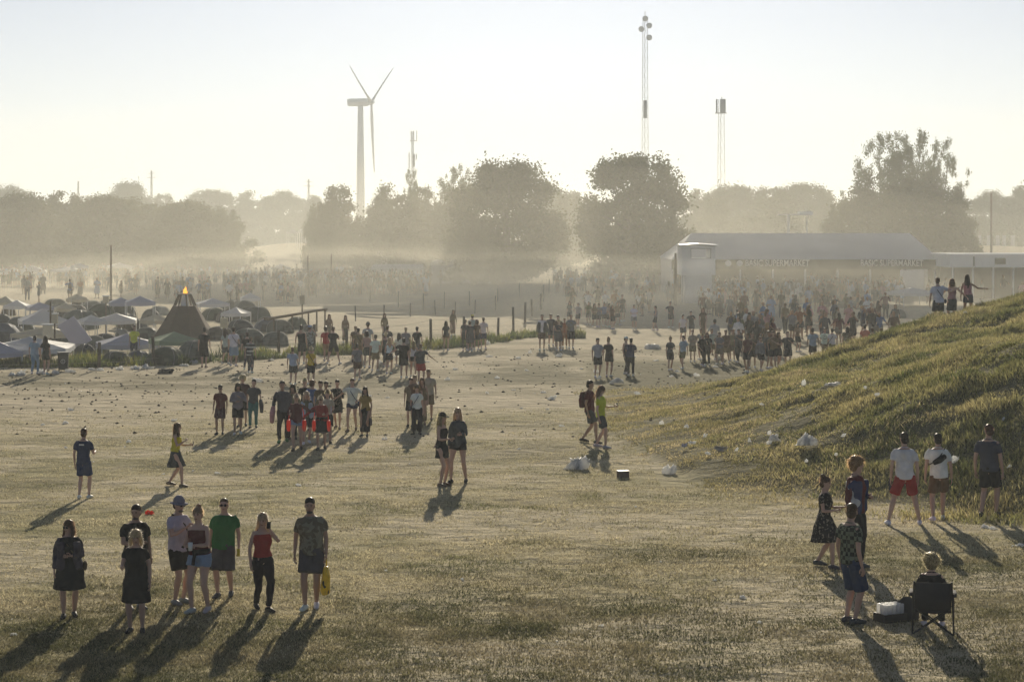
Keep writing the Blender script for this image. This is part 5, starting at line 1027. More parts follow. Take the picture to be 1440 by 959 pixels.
# ---- five walking together, right of that group
P_(586, 541, 611, 6, 'woman with sunlit curls, white tee and black trousers, front of the five', ('messy', 'brown'), ('tee', 'white'), ('wide_trousers', 'black'), f=1, w=1.05, shoe='black', extra=[('crossbody', 'dgrey', 'grey bag across the woman with sunlit curls', 1)])
P_(578, 531, 600, 0, 'person in khaki half hidden at the left of the five', ('short', 'brown'), ('tee', 'khaki'), ('shorts', 'black'), shoe='black')
P_(584, 527, 600, 0, 'man in a brown tee behind the woman with sunlit curls', ('short', 'fair'), ('tee', 'brown'), ('shorts', 'black'), shoe='black')
P_(594, 531, 598, -5, 'woman with long hair and a tan top, fourth of the five', ('long', 'brown'), ('tank', 'khaki'), ('long_skirt', 'khaki'), f=1, shoe='brown')
P_(602, 519, 592, -5, 'tallest man in beige tee at the right of the five', ('short', 'fair'), ('tee', 'beige'), ('shorts', 'khaki'), ('down', 'down'), shoe='brown', step=.2)
# ---- couple and walkers along the campsite fence
P_(49, 472, 526, 170, 'person in grey-blue shirt and jeans walking away, left of the couple by the bin', ('short', 'dark'), ('tee', 'lblue'), ('trousers', 'denim'), step=.15)
P_(64, 472, 527, 172, 'woman in black dress walking away, right of the couple by the bin', ('long', 'dark'), ('tee', 'black'), ('miniskirt', 'black'), f=1, step=-.15, shoe='white')
P_(287, 460, 517, 176, 'man in black tee and long shorts walking away beside the pyramid shelter', ('short', 'dark'), ('tee', 'black'), ('long_shorts', 'black'), w=1.12, step=-.12, shoe='brown')
P_(317, 462, 512, 160, 'dark-haired woman in a pale top, left of a close pair at the fence', ('long', 'dark'), ('tee', 'lgrey'), ('shorts', 'dgrey'), f=1, step=.2)
P_(328, 460, 515, 178, 'man in white tee and blue shorts, right of a close pair at the fence', ('short', 'dark'), ('tee', 'white'), ('long_shorts', 'denim'), step=.15, w=1.08, extra=[('crossbody', 'dgrey', 'thin-strapped bag of the man in white at the fence', 1)])
P_(348, 466, 520, 176, 'dark figure half hidden behind the one in the striped tee', ('short', 'dark'), ('tee', 'black'), ('trousers', 'dgrey'), step=.35)
P_(352, 473, 525, 176, 'person in a dark and white striped tee and jeans walking away', ('short', 'brown'), ('tee', (.05, .06, .06), 'stripe'), ('trousers', 'dgrey'), step=-.3)
P_(189, 482, 508, 0, 'helper in a hi-vis yellow vest behind the campsite fence', ('short', 'brown'), ('tee', (.75, .75, .08)), ('trousers', 'dgrey'), h=1.6, d=90)
P_(424, 457, 512, 178, 'man in black tank top and shorts, back turned, beside one in a cap', ('short', 'dark'), ('tank', 'black'), ('shorts', 'black'), w=1.05)
P_(436, 457, 511, 150, 'man in pale tee and light cap raising an arm', ('short', 'brown'), ('tee', 'lgrey', 'camo'), ('shorts', 'dgrey'), ('down', 'face'), hat=('cap', 'lblue'))
P_(412, 488, 541, 178, 'person in light blue shirt walking away, left of the yellow top', ('short', 'brown'), ('tee', 'lblue'), ('shorts', 'dgrey'), w=1.08, step=.1)
P_(437, 487, 541, 172, 'fair woman in yellow top and black skirt with a strap bag', ('bun', 'blond'), ('tee', 'yellow'), ('skirt', 'black'), f=1, step=.15, extra=[('crossbody', 'black', 'black strap bag of the woman in yellow', 1)])
P_(459, 459, 508, 176, 'person in red tee, back turned, left of the wide-legged youth', ('messy', 'dark'), ('tee', 'red'), ('shorts', 'khaki'))
P_(469, 459, 512, 160, 'youth in black tee and shorts standing wide-legged at the fence', ('short', 'brown'), ('tee', 'black'), ('shorts', 'black'), ('fold', 'chest'), st=.32)
P_(499, 458, 506, 176, 'man in brown tee with his back turned, left end of the walking row', ('short', 'fair'), ('tee', 'brown'), ('shorts', 'dgrey'))
P_(504, 461, 512, 176, 'person in khaki with a diagonal strap, second in the walking row', ('short', 'dark'), ('tee', 'khaki'), ('shorts', 'khaki'), extra=[('crossbody', 'black', 'diagonal strap bag of the second in the walking row', 1)])
P_(517, 453, 506, 176, 'person in a wide dark hat behind the walking row', ('short', 'brown'), ('tee', 'lgrey'), ('shorts', 'dgrey'), hat=('bucket', 'dgrey'))
P_(516, 465, 517, 176, 'woman in dusty pink top and dark shorts in the walking row', ('bob', 'dark'), ('tank', 'pink'), ('shorts', 'dgrey'), f=1, step=.12)
P_(527, 470, 522, 168, 'youth in pale tee and khaki shorts leaning over in the walking row', ('short', 'dark'), ('tee', 'white'), ('shorts', 'khaki'), lean=8, step=.15)
P_(502, 483, 535, 176, 'person in grey-green tee with a bag, nearest of the walking row', ('short', 'dark'), ('tee', 'grey'), ('shorts', 'brown'), w=1.1, extra=[('crossbody', 'dgrey', 'grey bag on the nearest one of the walking row', -1)])
P_(545, 457, 508, 176, 'man in a dark tee and pale cap behind the white tank top', ('short', 'fair'), ('tee', 'dgrey'), ('shorts', 'dgrey'), hat=('cap', 'beige'))
P_(543, 467, 516, 176, 'pale-haired person in dark top just behind the white tank top', ('bun', 'blond'), ('tank', 'dgrey'), ('shorts', 'black'), f=1)
P_(547, 474, 526, 176, 'fair woman in white tank top with a jacket over her arm', ('long', 'blond'), ('tank', 'white'), ('miniskirt', 'black'), ('down', 'hip'), f=1, step=.1, extra=[('towel', 'dgrey', 'grey jacket hanging beside the white tank top', -1)])
P_(560, 469, 515, 176, 'dark-haired woman in white tee, half hidden by the one in black', ('long', 'dark'), ('tee', 'white'), ('shorts', 'dgrey'), f=1)
P_(568, 475, 532, 174, 'man in loose black tee and shorts walking away, arms out', ('short', 'dark'), ('tee', 'black'), ('shorts', 'black'), ('out', 'down'), w=1.15, step=.2)
P_(571, 460, 507, 176, 'fair-haired man in grey tee near the single fence post', ('short', 'blond'), ('tee', 'grey'), ('shorts', 'dgrey'))
P_(586, 459, 507, 176, 'man in dark tee standing nearest the single fence post', ('short', 'dark'), ('tee', 'black'), ('shorts', 'dgrey'))
P_(581, 479, 530, 176, 'long-haired woman in white tank and black shorts with long pale legs', ('long', 'fair'), ('tank', 'white'), ('hotpants', 'black'), f=1)
P_(592, 483, 540, 170, 'man in dark tee and red shorts, right end of the walking row', ('buzz', 'brown'), ('tee', 'dgrey'), ('shorts', 'red'), ('down', 'out'), w=1.15)
P_(627, 451, 493, 172, 'long-haired woman in black top standing alone right of the fence post', ('long', 'dark'), ('tee', 'black'), ('hotpants', 'brown'), f=1, step=.18)
P_(654, 449, 493, 176, 'dark-clad person at the left of the cluster of five', ('short', 'dark'), ('tee', 'dgrey'), ('trousers', 'dgrey'))
P_(661, 451, 494, 176, 'person in a loose dark tee in the middle of the cluster of five', ('short', 'brown'), ('tee', 'dgrey'), ('long_shorts', 'dgrey'), w=1.2)
P_(664, 442, 486, 176, 'person in yellow cap behind the cluster of five', ('short', 'brown'), ('tee', 'lgrey'), ('shorts', 'dgrey'), hat=('cap', 'yellow'))
P_(670, 449, 492, 176, 'person in brown top in the cluster of five', ('bob', 'brown'), ('tee', 'brown'), ('shorts', 'dgrey'), f=1)
P_(680, 446, 491, 176, 'person in white tee at the right of the cluster of five', ('short', 'brown'), ('tee', 'white'), ('shorts', 'navy'), step=.2)
for px, hd, ft, lab in ((463, 446, 480, 'woman in a pale cover standing beyond the fence, left of two'), (485, 445, 482, 'person beyond the fence looking sideways, right of two'), (541, 446, 478, 'hazy person behind the second short fence'), (637, 437, 472, 'hazy person in the dry grass left of the cluster of five')):
    P_(px, hd, ft, 20, lab, ('long', 'brown'), ('long', 'khaki'), ('long_skirt', 'khaki'), f=1)
# ---- middle distance, centre
P_(762, 442, 493, 0, 'person in open dark jacket over a white shirt walking forward', ('short', 'brown'), ('tee', 'white'), ('shorts', 'brown'), step=.1, extra=[('open', 'dgrey', '')])
P_(775, 441, 486, 0, 'dark figure behind the open-jacketed one', ('short', 'dark'), ('tee', 'dgrey'), ('shorts', 'dgrey'))
P_(784, 443, 490, 0, 'man in dark tee behind the woman in the full dark dress', ('short', 'dark'), ('tee', 'brown'), ('long_shorts', 'dgrey'))
P_(786, 449, 493, 0, 'woman in a full dark knee-length dress with fair hair', ('bun', 'fair'), ('dress', 'dgrey'), (None, ''), ('chest', 'fold'), f=1, w=1.15)
P_(794, 447, 489, 0, 'person in a reddish tee beside the woman in the full dark dress', ('short', 'fair'), ('tee', 'rust'), ('trousers', 'rust'))
P_(803, 442, 490, 0, 'man with a rucksack in dark shorts, right end of the forward group', ('short', 'brown'), ('tee', 'grey', 'camo'), ('long_shorts', 'black'), w=1.15)
P_(840, 475, 531, 10, 'person in loose pale tee and dark shorts, left of four standing apart', ('short', 'dark'), ('tee', 'lgrey'), ('shorts', 'black'), w=1.08)
P_(856, 474, 530, 160, 'fair woman in black top and skirt, second of four standing apart', ('bun', 'fair'), ('tee', 'black'), ('miniskirt', 'black'), f=1, w=1.1)
P_(880, 473, 526, 60, 'person in dark vest half hidden, third of four standing apart', ('short', 'dark'), ('tank', 'dgrey'), ('trousers', 'dgrey'), hat=('cap', 'white'))
P_(887, 475, 529, 175, 'man in dark blue shirt and trousers, fourth of four standing apart', ('short', 'dark'), ('tee', 'navy'), ('trousers', 'black'), ('fold', 'fold'), w=1.1)
P_(892, 430, 463, 5, 'person in white tee and grey shorts standing alone on the pale track', ('short', 'dark'), ('tee', 'white'), ('shorts', 'grey'), ('fold', 'fold'), w=1.1)
P_(922, 432, 465, -85, 'person seen from the side holding something out, alone on the track', ('short', 'dark'), ('tank', 'grey'), ('shorts', 'dgrey'), ('hold', 'down'), step=.2)
mid = [(813, 427, 459, 'lgrey', 0, 'person in a pale tee near the fence end, left of a walking line'), (828, 424, 457, 'olive', 0, 'dark-clad man left of five walking close together'), (836, 427, 460, 'khaki', 1, 'first of five walking close together on the dusty track'), (842, 428, 460, 'grey', 0, 'second of five walking close together, greyish tee'), (850, 426, 459, 'blue', 0, 'bluish-clad middle one of five walking close together'),
       (856, 430, 460, 'beige', 1, 'fourth of five walking close together, beige'), (861, 432, 463, 'brown', 1, 'fifth of five walking close together, brown dress'), (868, 426, 457, 'khaki', 0, 'last dusty walker right behind the five'), (875, 414, 452, 'dgrey', 0, 'tall dark walker right of the five in the dust'), (801, 427, 456, 'grey', 1, 'dusty walker by the rope end of the fence'),
       (943, 424, 461, 'dgrey', 0, 'man in dark clothes facing the camera left of the white tower foot'), (960, 444, 480, 'white', 0, 'man in open jacket and white shirt striding left'), (972, 437, 475, 'dgrey', 0, 'dark-clad man behind the striding one'), (989, 432, 475, 'brown', 2, 'woman in a long brown dress below the white tower')]
AV = [('down', 'down'), ('fwd', 'back'), ('back', 'fwd'), ('hold', 'down'), ('fold', 'down'), ('down', 'hold'), ('chest', 'pocket'), ('fwd', 'down'), ('fold', 'fold'), ('down', 'hip')]
for px, hd, ft, c, f_, lab in mid: P_(px, hd, ft, (px*37) % 90-45, lab, ('long' if f_ else 'short', 'brown' if px % 2 else 'dark'), ('maxi' if f_ == 2 else 'tee', c), (None if f_ == 2 else 'shorts', 'dgrey'), AV[(px*3) % 10], f=f_ > 0, step=((px*13) % 60-30)/100)
# ---- right crowd, front row (heads and feet as seen)
row = [(942, 478, 521, 'dgrey', 1, 'woman in dark top at the left tip of the right crowd, bun on her head', 'bun'), (960, 474, 519, 'lblue', 0, 'man in pale blue tee, second from the left tip of the right crowd', 'short'), (974, 466, 509, 'beige', 0, 'man in beige tee and shorts behind the pale blue one', 'short'),
       (986, 467, 506, 'grey', 0, 'grey-clad man behind the two in long black trousers', 'short'), (988, 470, 515, 'black', 3, 'fair person in long black trousers, left of two side by side', 'bun'), (995, 471, 514, 'black', 3, 'dark-haired person in long black clothes, right of two side by side', 'long'), (1001, 464, 506, 'lgrey', 0, 'person in a light grey shirt just behind the two in black', 'short'),
       (1012, 469, 513, 'grey', 0, 'bulky man in grey, right of the two in black', 'short'), (1021, 463, 511, 'brown', 0, 'tall man in brown in the middle of the front row', 'short'), (1030, 466, 508, 'khaki', 0, 'man in khaki between two taller ones in the front row', 'short'), (1038, 462, 510, 'dgrey', 3, 'broad dark-clad man in long trousers, front row', 'short'),
       (1051, 468, 524, 'maroon', 0, 'person in reddish open shirt and black shorts, nearest of the front row', 'short'), (1058, 467, 518, 'brown', 0, 'brown-clad walker just behind the reddish shirt', 'short'), (1070, 473, 522, 'grey', 0, 'boy in grey hooded top and shorts, near the grass edge', 'short'), (1081, 465, 518, 'dgrey', 0, 'dark walker left of the one with the chest bag', 'short'),
       (1088, 465, 519, 'khaki', 0, 'man in khaki with a chest bag, among the grass-edge walkers', 'short'), (1094, 466, 517, 'brown', 1, 'woman half hidden behind the man in khaki', 'long'), (1108, 465, 518, 'dgrey', 0, 'man in dark tee and shorts, right end of the grass-edge walkers', 'buzz'), (1122, 456, 495, 'khaki', 1, 'long-haired woman in dusty khaki behind the dark-tee man', 'long'),
       (1143, 461, 512, 'lblue', 0, 'man in pale blue tee and dark shorts walking away, left of the smiley tee', 'short')]
for px, hd, ft, c, f_, lab, hr in row: P_(px, hd, ft, (180 if px == 1143 else (px*37) % 80-40), lab, (hr, 'fair' if hr == 'bun' else 'brown' if px % 3 else 'dark'), ('hoodie' if px == 1070 else 'tee', c), ('trousers' if f_ == 3 else 'shorts', 'black' if f_ != 0 or px > 1040 else 'khaki'), AV[(px*7) % 10], f=f_ == 1, w=1.15 if px in (1012, 1038, 1021, 1108) else 1.0, step=((px*17) % 70-35)/100, tone='pt'[px % 2])
P_(1160, 461, 507, 176, 'person in white tee with a smiley face on it', ('short', 'dark'), ('tee', 'white'), ('trousers', 'khaki'), ('down', 'down'), w=1.1, extra=[('smile', 'black', '')]).rotation_euler = (0, 0, R(180))
P_(1171, 463, 507, 176, 'person in white tee with a dark strap, right beside the smiley tee', ('short', 'dark'), ('tee', 'white'), ('trousers', 'olive'), ('down', 'down'), extra=[('crossbody', 'dgrey', 'dark strap bag right beside the smiley tee', -1)])
P_(1191, 459, 505, 176, 'broad long-haired person in patterned loose shirt left of the red tee', ('long', 'dark'), ('tee', (.12, .11, .08), 'camo'), ('long_shorts', 'dgrey'), w=1.35)
P_(1216, 456, 505, 176, 'man in bright red tee walking away behind the mound', ('short', 'dark'), ('tee', 'salmon'), ('shorts', 'khaki'), w=1.1)
for px, hd, c, lab in ((1227, 461, 'brown', 'head just right of the red tee over the grass'), (1239, 461, 'lblue', 'man in pale tee and glasses half hidden by the mound'), (1253, 458, 'lblue', 'person in light blue tee, left one of two heads over the mound'), (1259, 459, 'brown', 'right one of two close heads over the mound edge'), (1269, 461, 'dgrey', 'single dark head over the mound edge'), (1276, 457, 'white', 'last dark head over the mound edge, white collar')):
    P_(px, hd, hd+49, 176, lab, ('short', 'brown'), ('tee', c), ('shorts', 'dgrey'))
# ---- on top of the mound
def onm(px, head, d, *a, **k):
    p = atd(px, d); ft = HZ+FPX*(CH-p.z)/d; return P_(px, head, ft, *a, d=d, near=1, **k)
onm(1319, 382, 76.5, 172, 'man in white tee and dark shorts with a strap, on top of the mound', ('short', 'brown'), ('tee', 'white'), ('shorts', 'dgrey'), ('round', 'down')[::-1], w=1.08, shoe='brown', extra=[('crossbody', 'dgrey', 'strap bag of the man on top of the mound', 1)])
onm(1338, 392, 77, 176, 'shorter woman in the middle of the three on the mound', ('bob', 'brown'), ('tank', (.30, .2, .2)), ('skirt', 'dgrey'), ('out', 'out'), f=1, shoe='brown')
onm(1361, 386, 77.5, 170, 'woman on the mound stretching one arm out to the right', ('long', 'dark'), ('tank', 'pink'), ('miniskirt', 'dgrey'), ('down', 'wide'), f=1, w=1.05, shoe='brown', tone='t')
p = atd(1349, 79.5); P_(1349, 420, 446, 10, 'person crouching behind the women on the mound', ('short', 'brown'), ('tee', 'lgrey'), ('shorts', 'dgrey'), ('knee', 'knee'), d=79.5, sit=1, hat=('cap', 'white'))
P_(1398, 408, 440, 60, 'person sitting beyond the crest with only head and shoulders showing', ('messy', 'fair'), ('tee', 'brown'), ('shorts', 'dgrey'), ('knee', 'knee'), d=82, sit=1)
# ------------------------------------------------------------------ the hazy far crowd: shared low-detail figures
def proto(i):
    rr = random.Random(50+i); f = i % 2; b = MB(); h = .95+.09*rr.random(); w_ = .92+.3*rr.random(); st_ = rr.choice((-.25, -.12, 0, .14, .28)); n = 8
    T = lambda P, A, B=None, m=0: b.add(*loft([(q[0], q[1], q[2]*h) for q in P], A, B, n=n), m)
    T([(0, 0, .88), (0, 0, 1.0), (0, 0, 1.12), (0, 0, 1.3), (0, 0, 1.42), (0, -.01, 1.48)], [x*w_ for x in (.18, .17, .15, .185, .15, .07)], [x*w_ for x in (.13, .12, .115, .13, .09, .06)], 1)
    T([(0, 0, 1.44), (0, .01, 1.52)], [.055, .055], None, 0); b.add(*ball((0, .01, 1.63*h), .078, .095, .115, 8, 6), 0)
    b.add(*ball((0, -.03, 1.66*h), .09 if f == 0 else .10, .10, .10, 8, 6), 3)
    if f: T([(0, -.08, 1.64), (0, -.11, 1.5), (0, -.11, 1.34)], [.09, .10, .07], [.05, .045, .03], 3)
    sk = i % 5 == 3
    for s in (-1, 1):
        y = st_*s*.5; x = s*.1
        if sk: pass
        else: T([(s*.09, 0, .93), (s*.095, y*.3+.02, .66)], [.115*w_, .108*w_], None, 2)
        tr = i % 4 == 2; T([(s*.09, 0, .80), (s*.095, y*.45+.03, .5), (x, y*.8, .28), (x, y, .09)], [.085*w_, .06 if not tr else .075, .05 if not tr else .065, .035 if not tr else .055], None, 2 if tr else 0)
        T([(x, y-.05, .04), (x, y+.16, .03)], [.045, .035], [.04, .025], 2)
        a = rr.choice((0, .1, .22, -.15)); e = (s*.25*w_, a*.4-.02, 1.13); hnd = (s*.25, a+.1*rr.random(), .86); pz_ = rr.random()
        if pz_ > .9: e = (s*.36, .05, 1.30); hnd = (s*.18, .12, 1.55)
        elif pz_ > .75: hnd = (s*.05, .24, 1.16)
        elif pz_ > .62: e = (s*.33, 0, 1.18); hnd = (s*.46, .05, 1.0)
        elif pz_ > .52: hnd = (s*.22, .32, 1.12)
        T([(s*.17*w_, 0, 1.40), e], [.06, .052], None, 1); T([e, hnd], [.042, .032], None, 0)
    if sk: T([(0, 0, 1.0), (0, 0, .8), (0, 0, .45)], [.17*w_, .21*w_, .24*w_], [.13, .18, .2], 1 if i % 2 else 2)
    if i % 3 == 1: T([(0, -.2, 1.05), (0, -.21, 1.2), (0, -.18, 1.38)], [.13, .14, .10], [.07, .08, .05], 2)
    return b.mesh('distant_figure', [M['crowd_skin'], M['cloth'], M['crowd_dark'], M['crowd_hair']], True)
PR = [proto(i) for i in range(24)]
CTOP = ['white', 'lgrey', 'grey', 'dgrey', 'black', 'brown', 'khaki', 'beige', 'navy', 'blue', 'lblue', 'rust', 'pink', 'olive', 'grey', 'black', 'dgrey', 'maroon']
nfig = 0
def far_person(px, ft, lab, grp, rr, face=None):
    global nfig; p = at(px, ft); o = link('person', PR[rr.randrange(24)], None, p, CC[rr.choice(CTOP)]); o.rotation_euler = (0, 0, R(180+(face if face is not None else rr.choice((0, 0, 0, 180, 180, 40, -50, 90, -90))+rr.uniform(-20, 20)))); s = rr.uniform(.88, 1.08); o.scale = (s, s, s)
    tag(o, lab, 'person', grp); nfig += 1
rr = random.Random(5)
def band(n, xr, fr, lab, grp, secs=((9999, ''),), clump=None):
    for _ in range(n):
        px = rr.uniform(*xr); ft = rr.uniform(*fr)
        if clump and rr.random() < .5: px = rr.choice(clump)+rr.gauss(0, 6)
        far_person(px, ft, lab.replace('@', next(t for lim, t in secs if px < lim)), grp, rr)
band(44, (992, 1262), (452, 500), 'dusty figure amid the right crowd, @', 'right crowd, middle rows', ((1048, 'near the white tower'), (1095, 'under the left of the first sign'), (1140, 'under the right of the first sign'), (1200, 'below the gap between the signs'), (9999, 'below the second sign')), (1030, 1052, 1068, 1078, 1100, 1120, 1136, 1158, 1180, 1205, 1220, 1232))
band(52, (985, 1250), (428, 452), 'hazy figure at the back of the right crowd, @', 'right crowd, back rows', ((1048, 'near the white tower'), (1095, 'under the left of the first sign'), (1140, 'under the right of the first sign'), (1200, 'below the gap between the signs'), (9999, 'below the second sign')), (1010, 1025, 1040, 1072, 1110, 1150, 1190, 1215, 1238))
band(26, (776, 958), (412, 447), 'hazy walker on the dusty track @', 'hazy walkers on the track', ((835, 'close to the fence end'), (895, 'under the tallest round tree, its left part'), (9999, 'just left of the white tower')), (790, 795, 812, 823, 831, 862, 895, 906, 912, 928, 935))
band(10, (130, 205), (398, 424), 'hazy figure around the tall pole on the dusty field', 'figures around the tall pole', ((9999, ''),), (150, 168, 170, 176, 190))
band(12, (0, 130), (402, 428), 'hazy figure on the left edge of the dusty field', 'figures at the left of the dusty field', ((9999, ''),), (20, 36, 30, 100, 110))
band(44, (205, 460), (408, 428), 'pale silhouette in the far crowd beyond the campsite, @', 'far crowd beyond the campsite', ((252, 'left of the flame'), (300, 'just right of the flame'), (350, 'above the white board'), (400, 'left of the two thin poles'), (9999, 'by the two thin poles')), (215, 255, 290, 300, 330, 345, 390, 400, 420, 440))
band(6, (1290, 1440), (418, 428), 'small figure by the stall on the right, seen above the mound', 'figures at the right-hand stall')
def crowd_stuff(name, lab, specs, seed):
    """very distant crowd as one object"""
    rg = random.Random(seed); VV = []; FF = []; MI = []; n = 0; src = []
    for me in PR:
        v = np.empty(len(me.vertices)*3, np.float32); me.vertices.foreach_get('co', v); src.append((v.reshape(-1, 3), [list(q.vertices) for q in me.polygons], [q.material_index for q in me.polygons]))
    MM = [M['crowd_skin'], None, M['crowd_dark'], M['crowd_hair']]; tops = [mat('crowd_top', CC[c]) for c in ('white', 'grey', 'dgrey', 'khaki', 'lblue', 'brown')]
    for cnt, xr, fr in specs:
        for _ in range(cnt):
            px, ft = rg.uniform(*xr), rg.uniform(*fr); p = at(px, ft); v, f, mi = src[rg.randrange(24)]; a = rg.uniform(0, 6.28); c, s = math.cos(a), math.sin(a); k = rg.uniform(.93, 1.07)
            q = np.stack([v[:, 0]*c-v[:, 1]*s, v[:, 0]*s+v[:, 1]*c, v[:, 2]], -1)*k+np.array(p); VV.append(q); tp = rg.randrange(6)
            for ff, m_ in zip(f, mi): FF.append([i+n for i in ff]); MI.append({0: 0, 1: 3+tp, 2: 1, 3: 2}[m_])
            n += len(v)
    me = bpy.data.meshes.new(name); me.from_pydata(np.concatenate(VV).tolist(), [], FF)
    for m_ in [MM[0], MM[2], MM[3]]+tops: me.materials.append(m_)
    me.polygons.foreach_set('material_index', MI); me.update(); tag(link(name, me), lab, 'crowd', kind='stuff')
crowd_stuff('distant_crowd', 'hazy mass of tiny people across the far side of the field', [(110, (0, 205), (390, 405)), (190, (205, 620), (392, 410)), (90, (430, 600), (404, 416)), (60, (780, 960), (398, 414)), (110, (1000, 1270), (412, 430)), (20, (1290, 1440), (400, 416)), (30, (395, 450), (343, 351))], 9)
# ---- folding chair under the seated woman, with crate beside
run_jobs()
pc = seat.location.copy(); ch = empty('folding_chair', pc, seat.rotation_euler.z); tag(ch, 'black folding camping chair with thin crossed legs, under the seated woman', 'chair')
b = MB(); V, F = loft([(0, -.30, .80), (0, -.27, .60), (0, -.20, .36)], [.26, .27, .26], [.012, .014, .014], (1, 0, 0), 12, .2); b.add(V, F); b.build('backrest', M['dark'], ch, True)
b = MB(); V, F = loft([(0, -.22, .36), (0, .0, .31), (0, .25, .36)], [.26, .27, .26], [.012]*3, (1, 0, 0), 12, .2); b.add(V, F); b.build('seat', M['dark'], ch, True)
for s in (-1, 1):
    V, F = loft([(s*.31, -.26, .60), (s*.31, .26, .60)], [.035, .035], [.012, .012], (1, 0, 0), 8, .2); MB().add(V, F).build('armrest', M['dark'], ch, True)
    MB().bar((s*.27, -.30, .82), (s*.30, -.22, .02), .013).build('leg', M['black'], ch); MB().bar((s*.30, .26, .60), (s*.30, .24, .02), .013).build('leg', M['black'], ch)
    MB().bar((s*.29, -.24, .03), (-s*.29, .245+.01*s, .38), .011).build('leg', M['black'], ch); MB().bar((s*.30, .25, .03), (s*.285, -.25+.01, .38), .011).build('leg', M['black'], ch); MB().bar((s*.28, -.225-.01*s, .03), (-s*.26, -.235-.01*s, .40), .011).build('leg', M['black'], ch)
pk = at(1252, 873); cr = empty('drinks_crate', pk, R(24)); tag(cr, 'dark crate of white-topped drinks standing by the folding chair', 'crate')
b = MB(); b.box((0, 0, 0), (.42, .30, .03)); [b.box(q, dd) for q, dd in (((-.20, 0, .031), (.02, .30, .10)), ((.20, 0, .031), (.02, .30, .10)), ((0, -.14, .031), (.378, .02, .10)), ((0, .14, .031), (.378, .02, .10)))]; b.build('crate_box', M['black'], cr)
for i in range(5):
    for j in range(3): MB().bar((-.15+i*.075, -.085+j*.085, .035), (-.15+i*.075, -.085+j*.085, .27), .034, n=10).build('can', M['plastic'], cr)
pk = at(1276, 872); b = MB(); V, F = loft([(0, 0, 0), (0, .02, .12), (0, .05, .27), (0, .04, .34)], [.17, .19, .15, .07], [.12, .13, .11, .05], (1, 0, 0), 12, .2); b.add(V, F); b.tube([(-.08, .04, .3), (0, .06, .44), (.08, .04, .3)], .012, 5)
tag(b.build('rucksack', M['dark'], None, True, loc=pk), 'dark rucksack on the grass between the crate and the folding chair', 'rucksack')
# ------------------------------------------------------------------ litter
def crumple(px, py, wpx, hpx, lab, m='plastic', seed=0, d=None, name='plastic_bag', cat='litter', lobes=3, grp=None):
    p = at(px, py) if d is None else atd(px, d); s = p.y/FPX; rg = np.random.default_rng(int(px*5+py)); b = MB()
    if p.x > 4 and p.y > 44 and p.y < 84: p.z += .09
    for k in range(lobes):
        V, F = ball((0, 0, 0), 1, 1, 1, 18, 11); f = (k-(lobes-1)/2)/max(lobes, 1); o1, o2, o3 = rg.random(3)*40
        nz = .55+.75*np.abs(vnoise(V[:, 0]*2.1+o1, V[:, 1]*2.1+V[:, 2]*2.7)*2-1)+.5*np.abs(vnoise(V[:, 0]*5+o2, V[:, 2]*5+V[:, 1]*4+o3)*2-1)
        wpx *= 1.0; V = V*nz[:, None]*1.04*np.array([wpx*s*.5*(.62 if lobes > 1 else 1)*(.7+.5*rg.random()), wpx*s*.26, hpx*s*.62*(.7+.5*rg.random())])
        V[:, 0] += V[:, 2]*rg.normal()*.5; V += np.array([f*wpx*s*.8, rg.normal()*.03, hpx*s*.25]); V[:, 2] = np.maximum(V[:, 2], -.02+.01*V[:, 0]); b.add(V, F)
    return tag(b.build(name, M[m], None, wpx > 12, loc=p), lab, cat, grp)
def sheet(px, py, wpx, rz, lab, m='card', tilt=.15, name='cardboard', th=.02, dp=.6, h=0):
    p = at(px, py); s = p.y/FPX; b = MB(); w_ = wpx*s; b.box((0, 0, .01), (w_, w_*dp, th)); b.box((0, w_*dp*.5+.004, .012), (w_*.9, .012, h or th*3)); o = b.build(name, M[m], None, loc=p); o.rotation_euler = (tilt, tilt*.6, rz); return tag(o, lab, 'litter')
crumple(813, 659, 25, 15, 'big puffy white plastic bag on the open grass by the mound'); sheet(1017, 634, 24, .4, 'pale flattened cardboard on the foot of the mound', tilt=.25)
p = at(876, 671); b = MB(); b.box((0, 0, 0), (.26, .18, .15), .3); b.box((0, 0, .152), (.28, .20, .012), .3, m=1); tag(b.build('carton', [M['wood'], MW], None, loc=p), 'small brown carton with white lid at the foot of the mound', 'box')
crumple(942, 666, 20, 12, 'crumpled white bag with two peaks right of the carton', lobes=2); crumple(1088, 624, 13, 9, 'round white crumpled bag on the mound, left of the long one'); crumple(1135, 630, 25, 13, 'lumpy two-part white bag on the lower mound'); crumple(1082, 613, 5, 4, 'small white scrap just above the round bag', lobes=1)
crumple(1100, 531, 25, 6, 'long thin white bag at the left crest of the mound', lobes=4); crumple(1130, 545, 7, 7, 'small white knob of plastic below the mound crest', lobes=1); crumple(1170, 546, 16, 4, 'flat white scrap in the middle of the mound', lobes=3); crumple(1245, 523, 34, 9, 'string of white plastic pieces high on the mound', lobes=5)
sheet(1304, 468, 18, .7, 'bright white board scrap near the mound crest', 'plastic', tilt=.3); crumple(1334, 474, 14, 6, 'white bag below the three on the mound', lobes=2); crumple(1387, 507, 7, 9, 'upright white scrap on the dark upper mound', lobes=1); crumple(1358, 441, 5, 3, 'tiny scrap at the feet of the women on the mound', d=72, lobes=1); sheet(1347, 452, 26, .35, 'long white strip lying along the mound top', 'plastic', tilt=.1, dp=.15)
crumple(1342, 655, 10, 8, 'white scrap in the shade behind the black pouch man', lobes=2); crumple(1385, 742, 12, 5, 'flattened white litter by the feet of the man at the right edge', lobes=2); crumple(1396, 744, 10, 4, 'second small litter piece on the ground near the right edge', lobes=1); crumple(1434, 768, 10, 5, 'pale litter cut by the right edge', lobes=1)
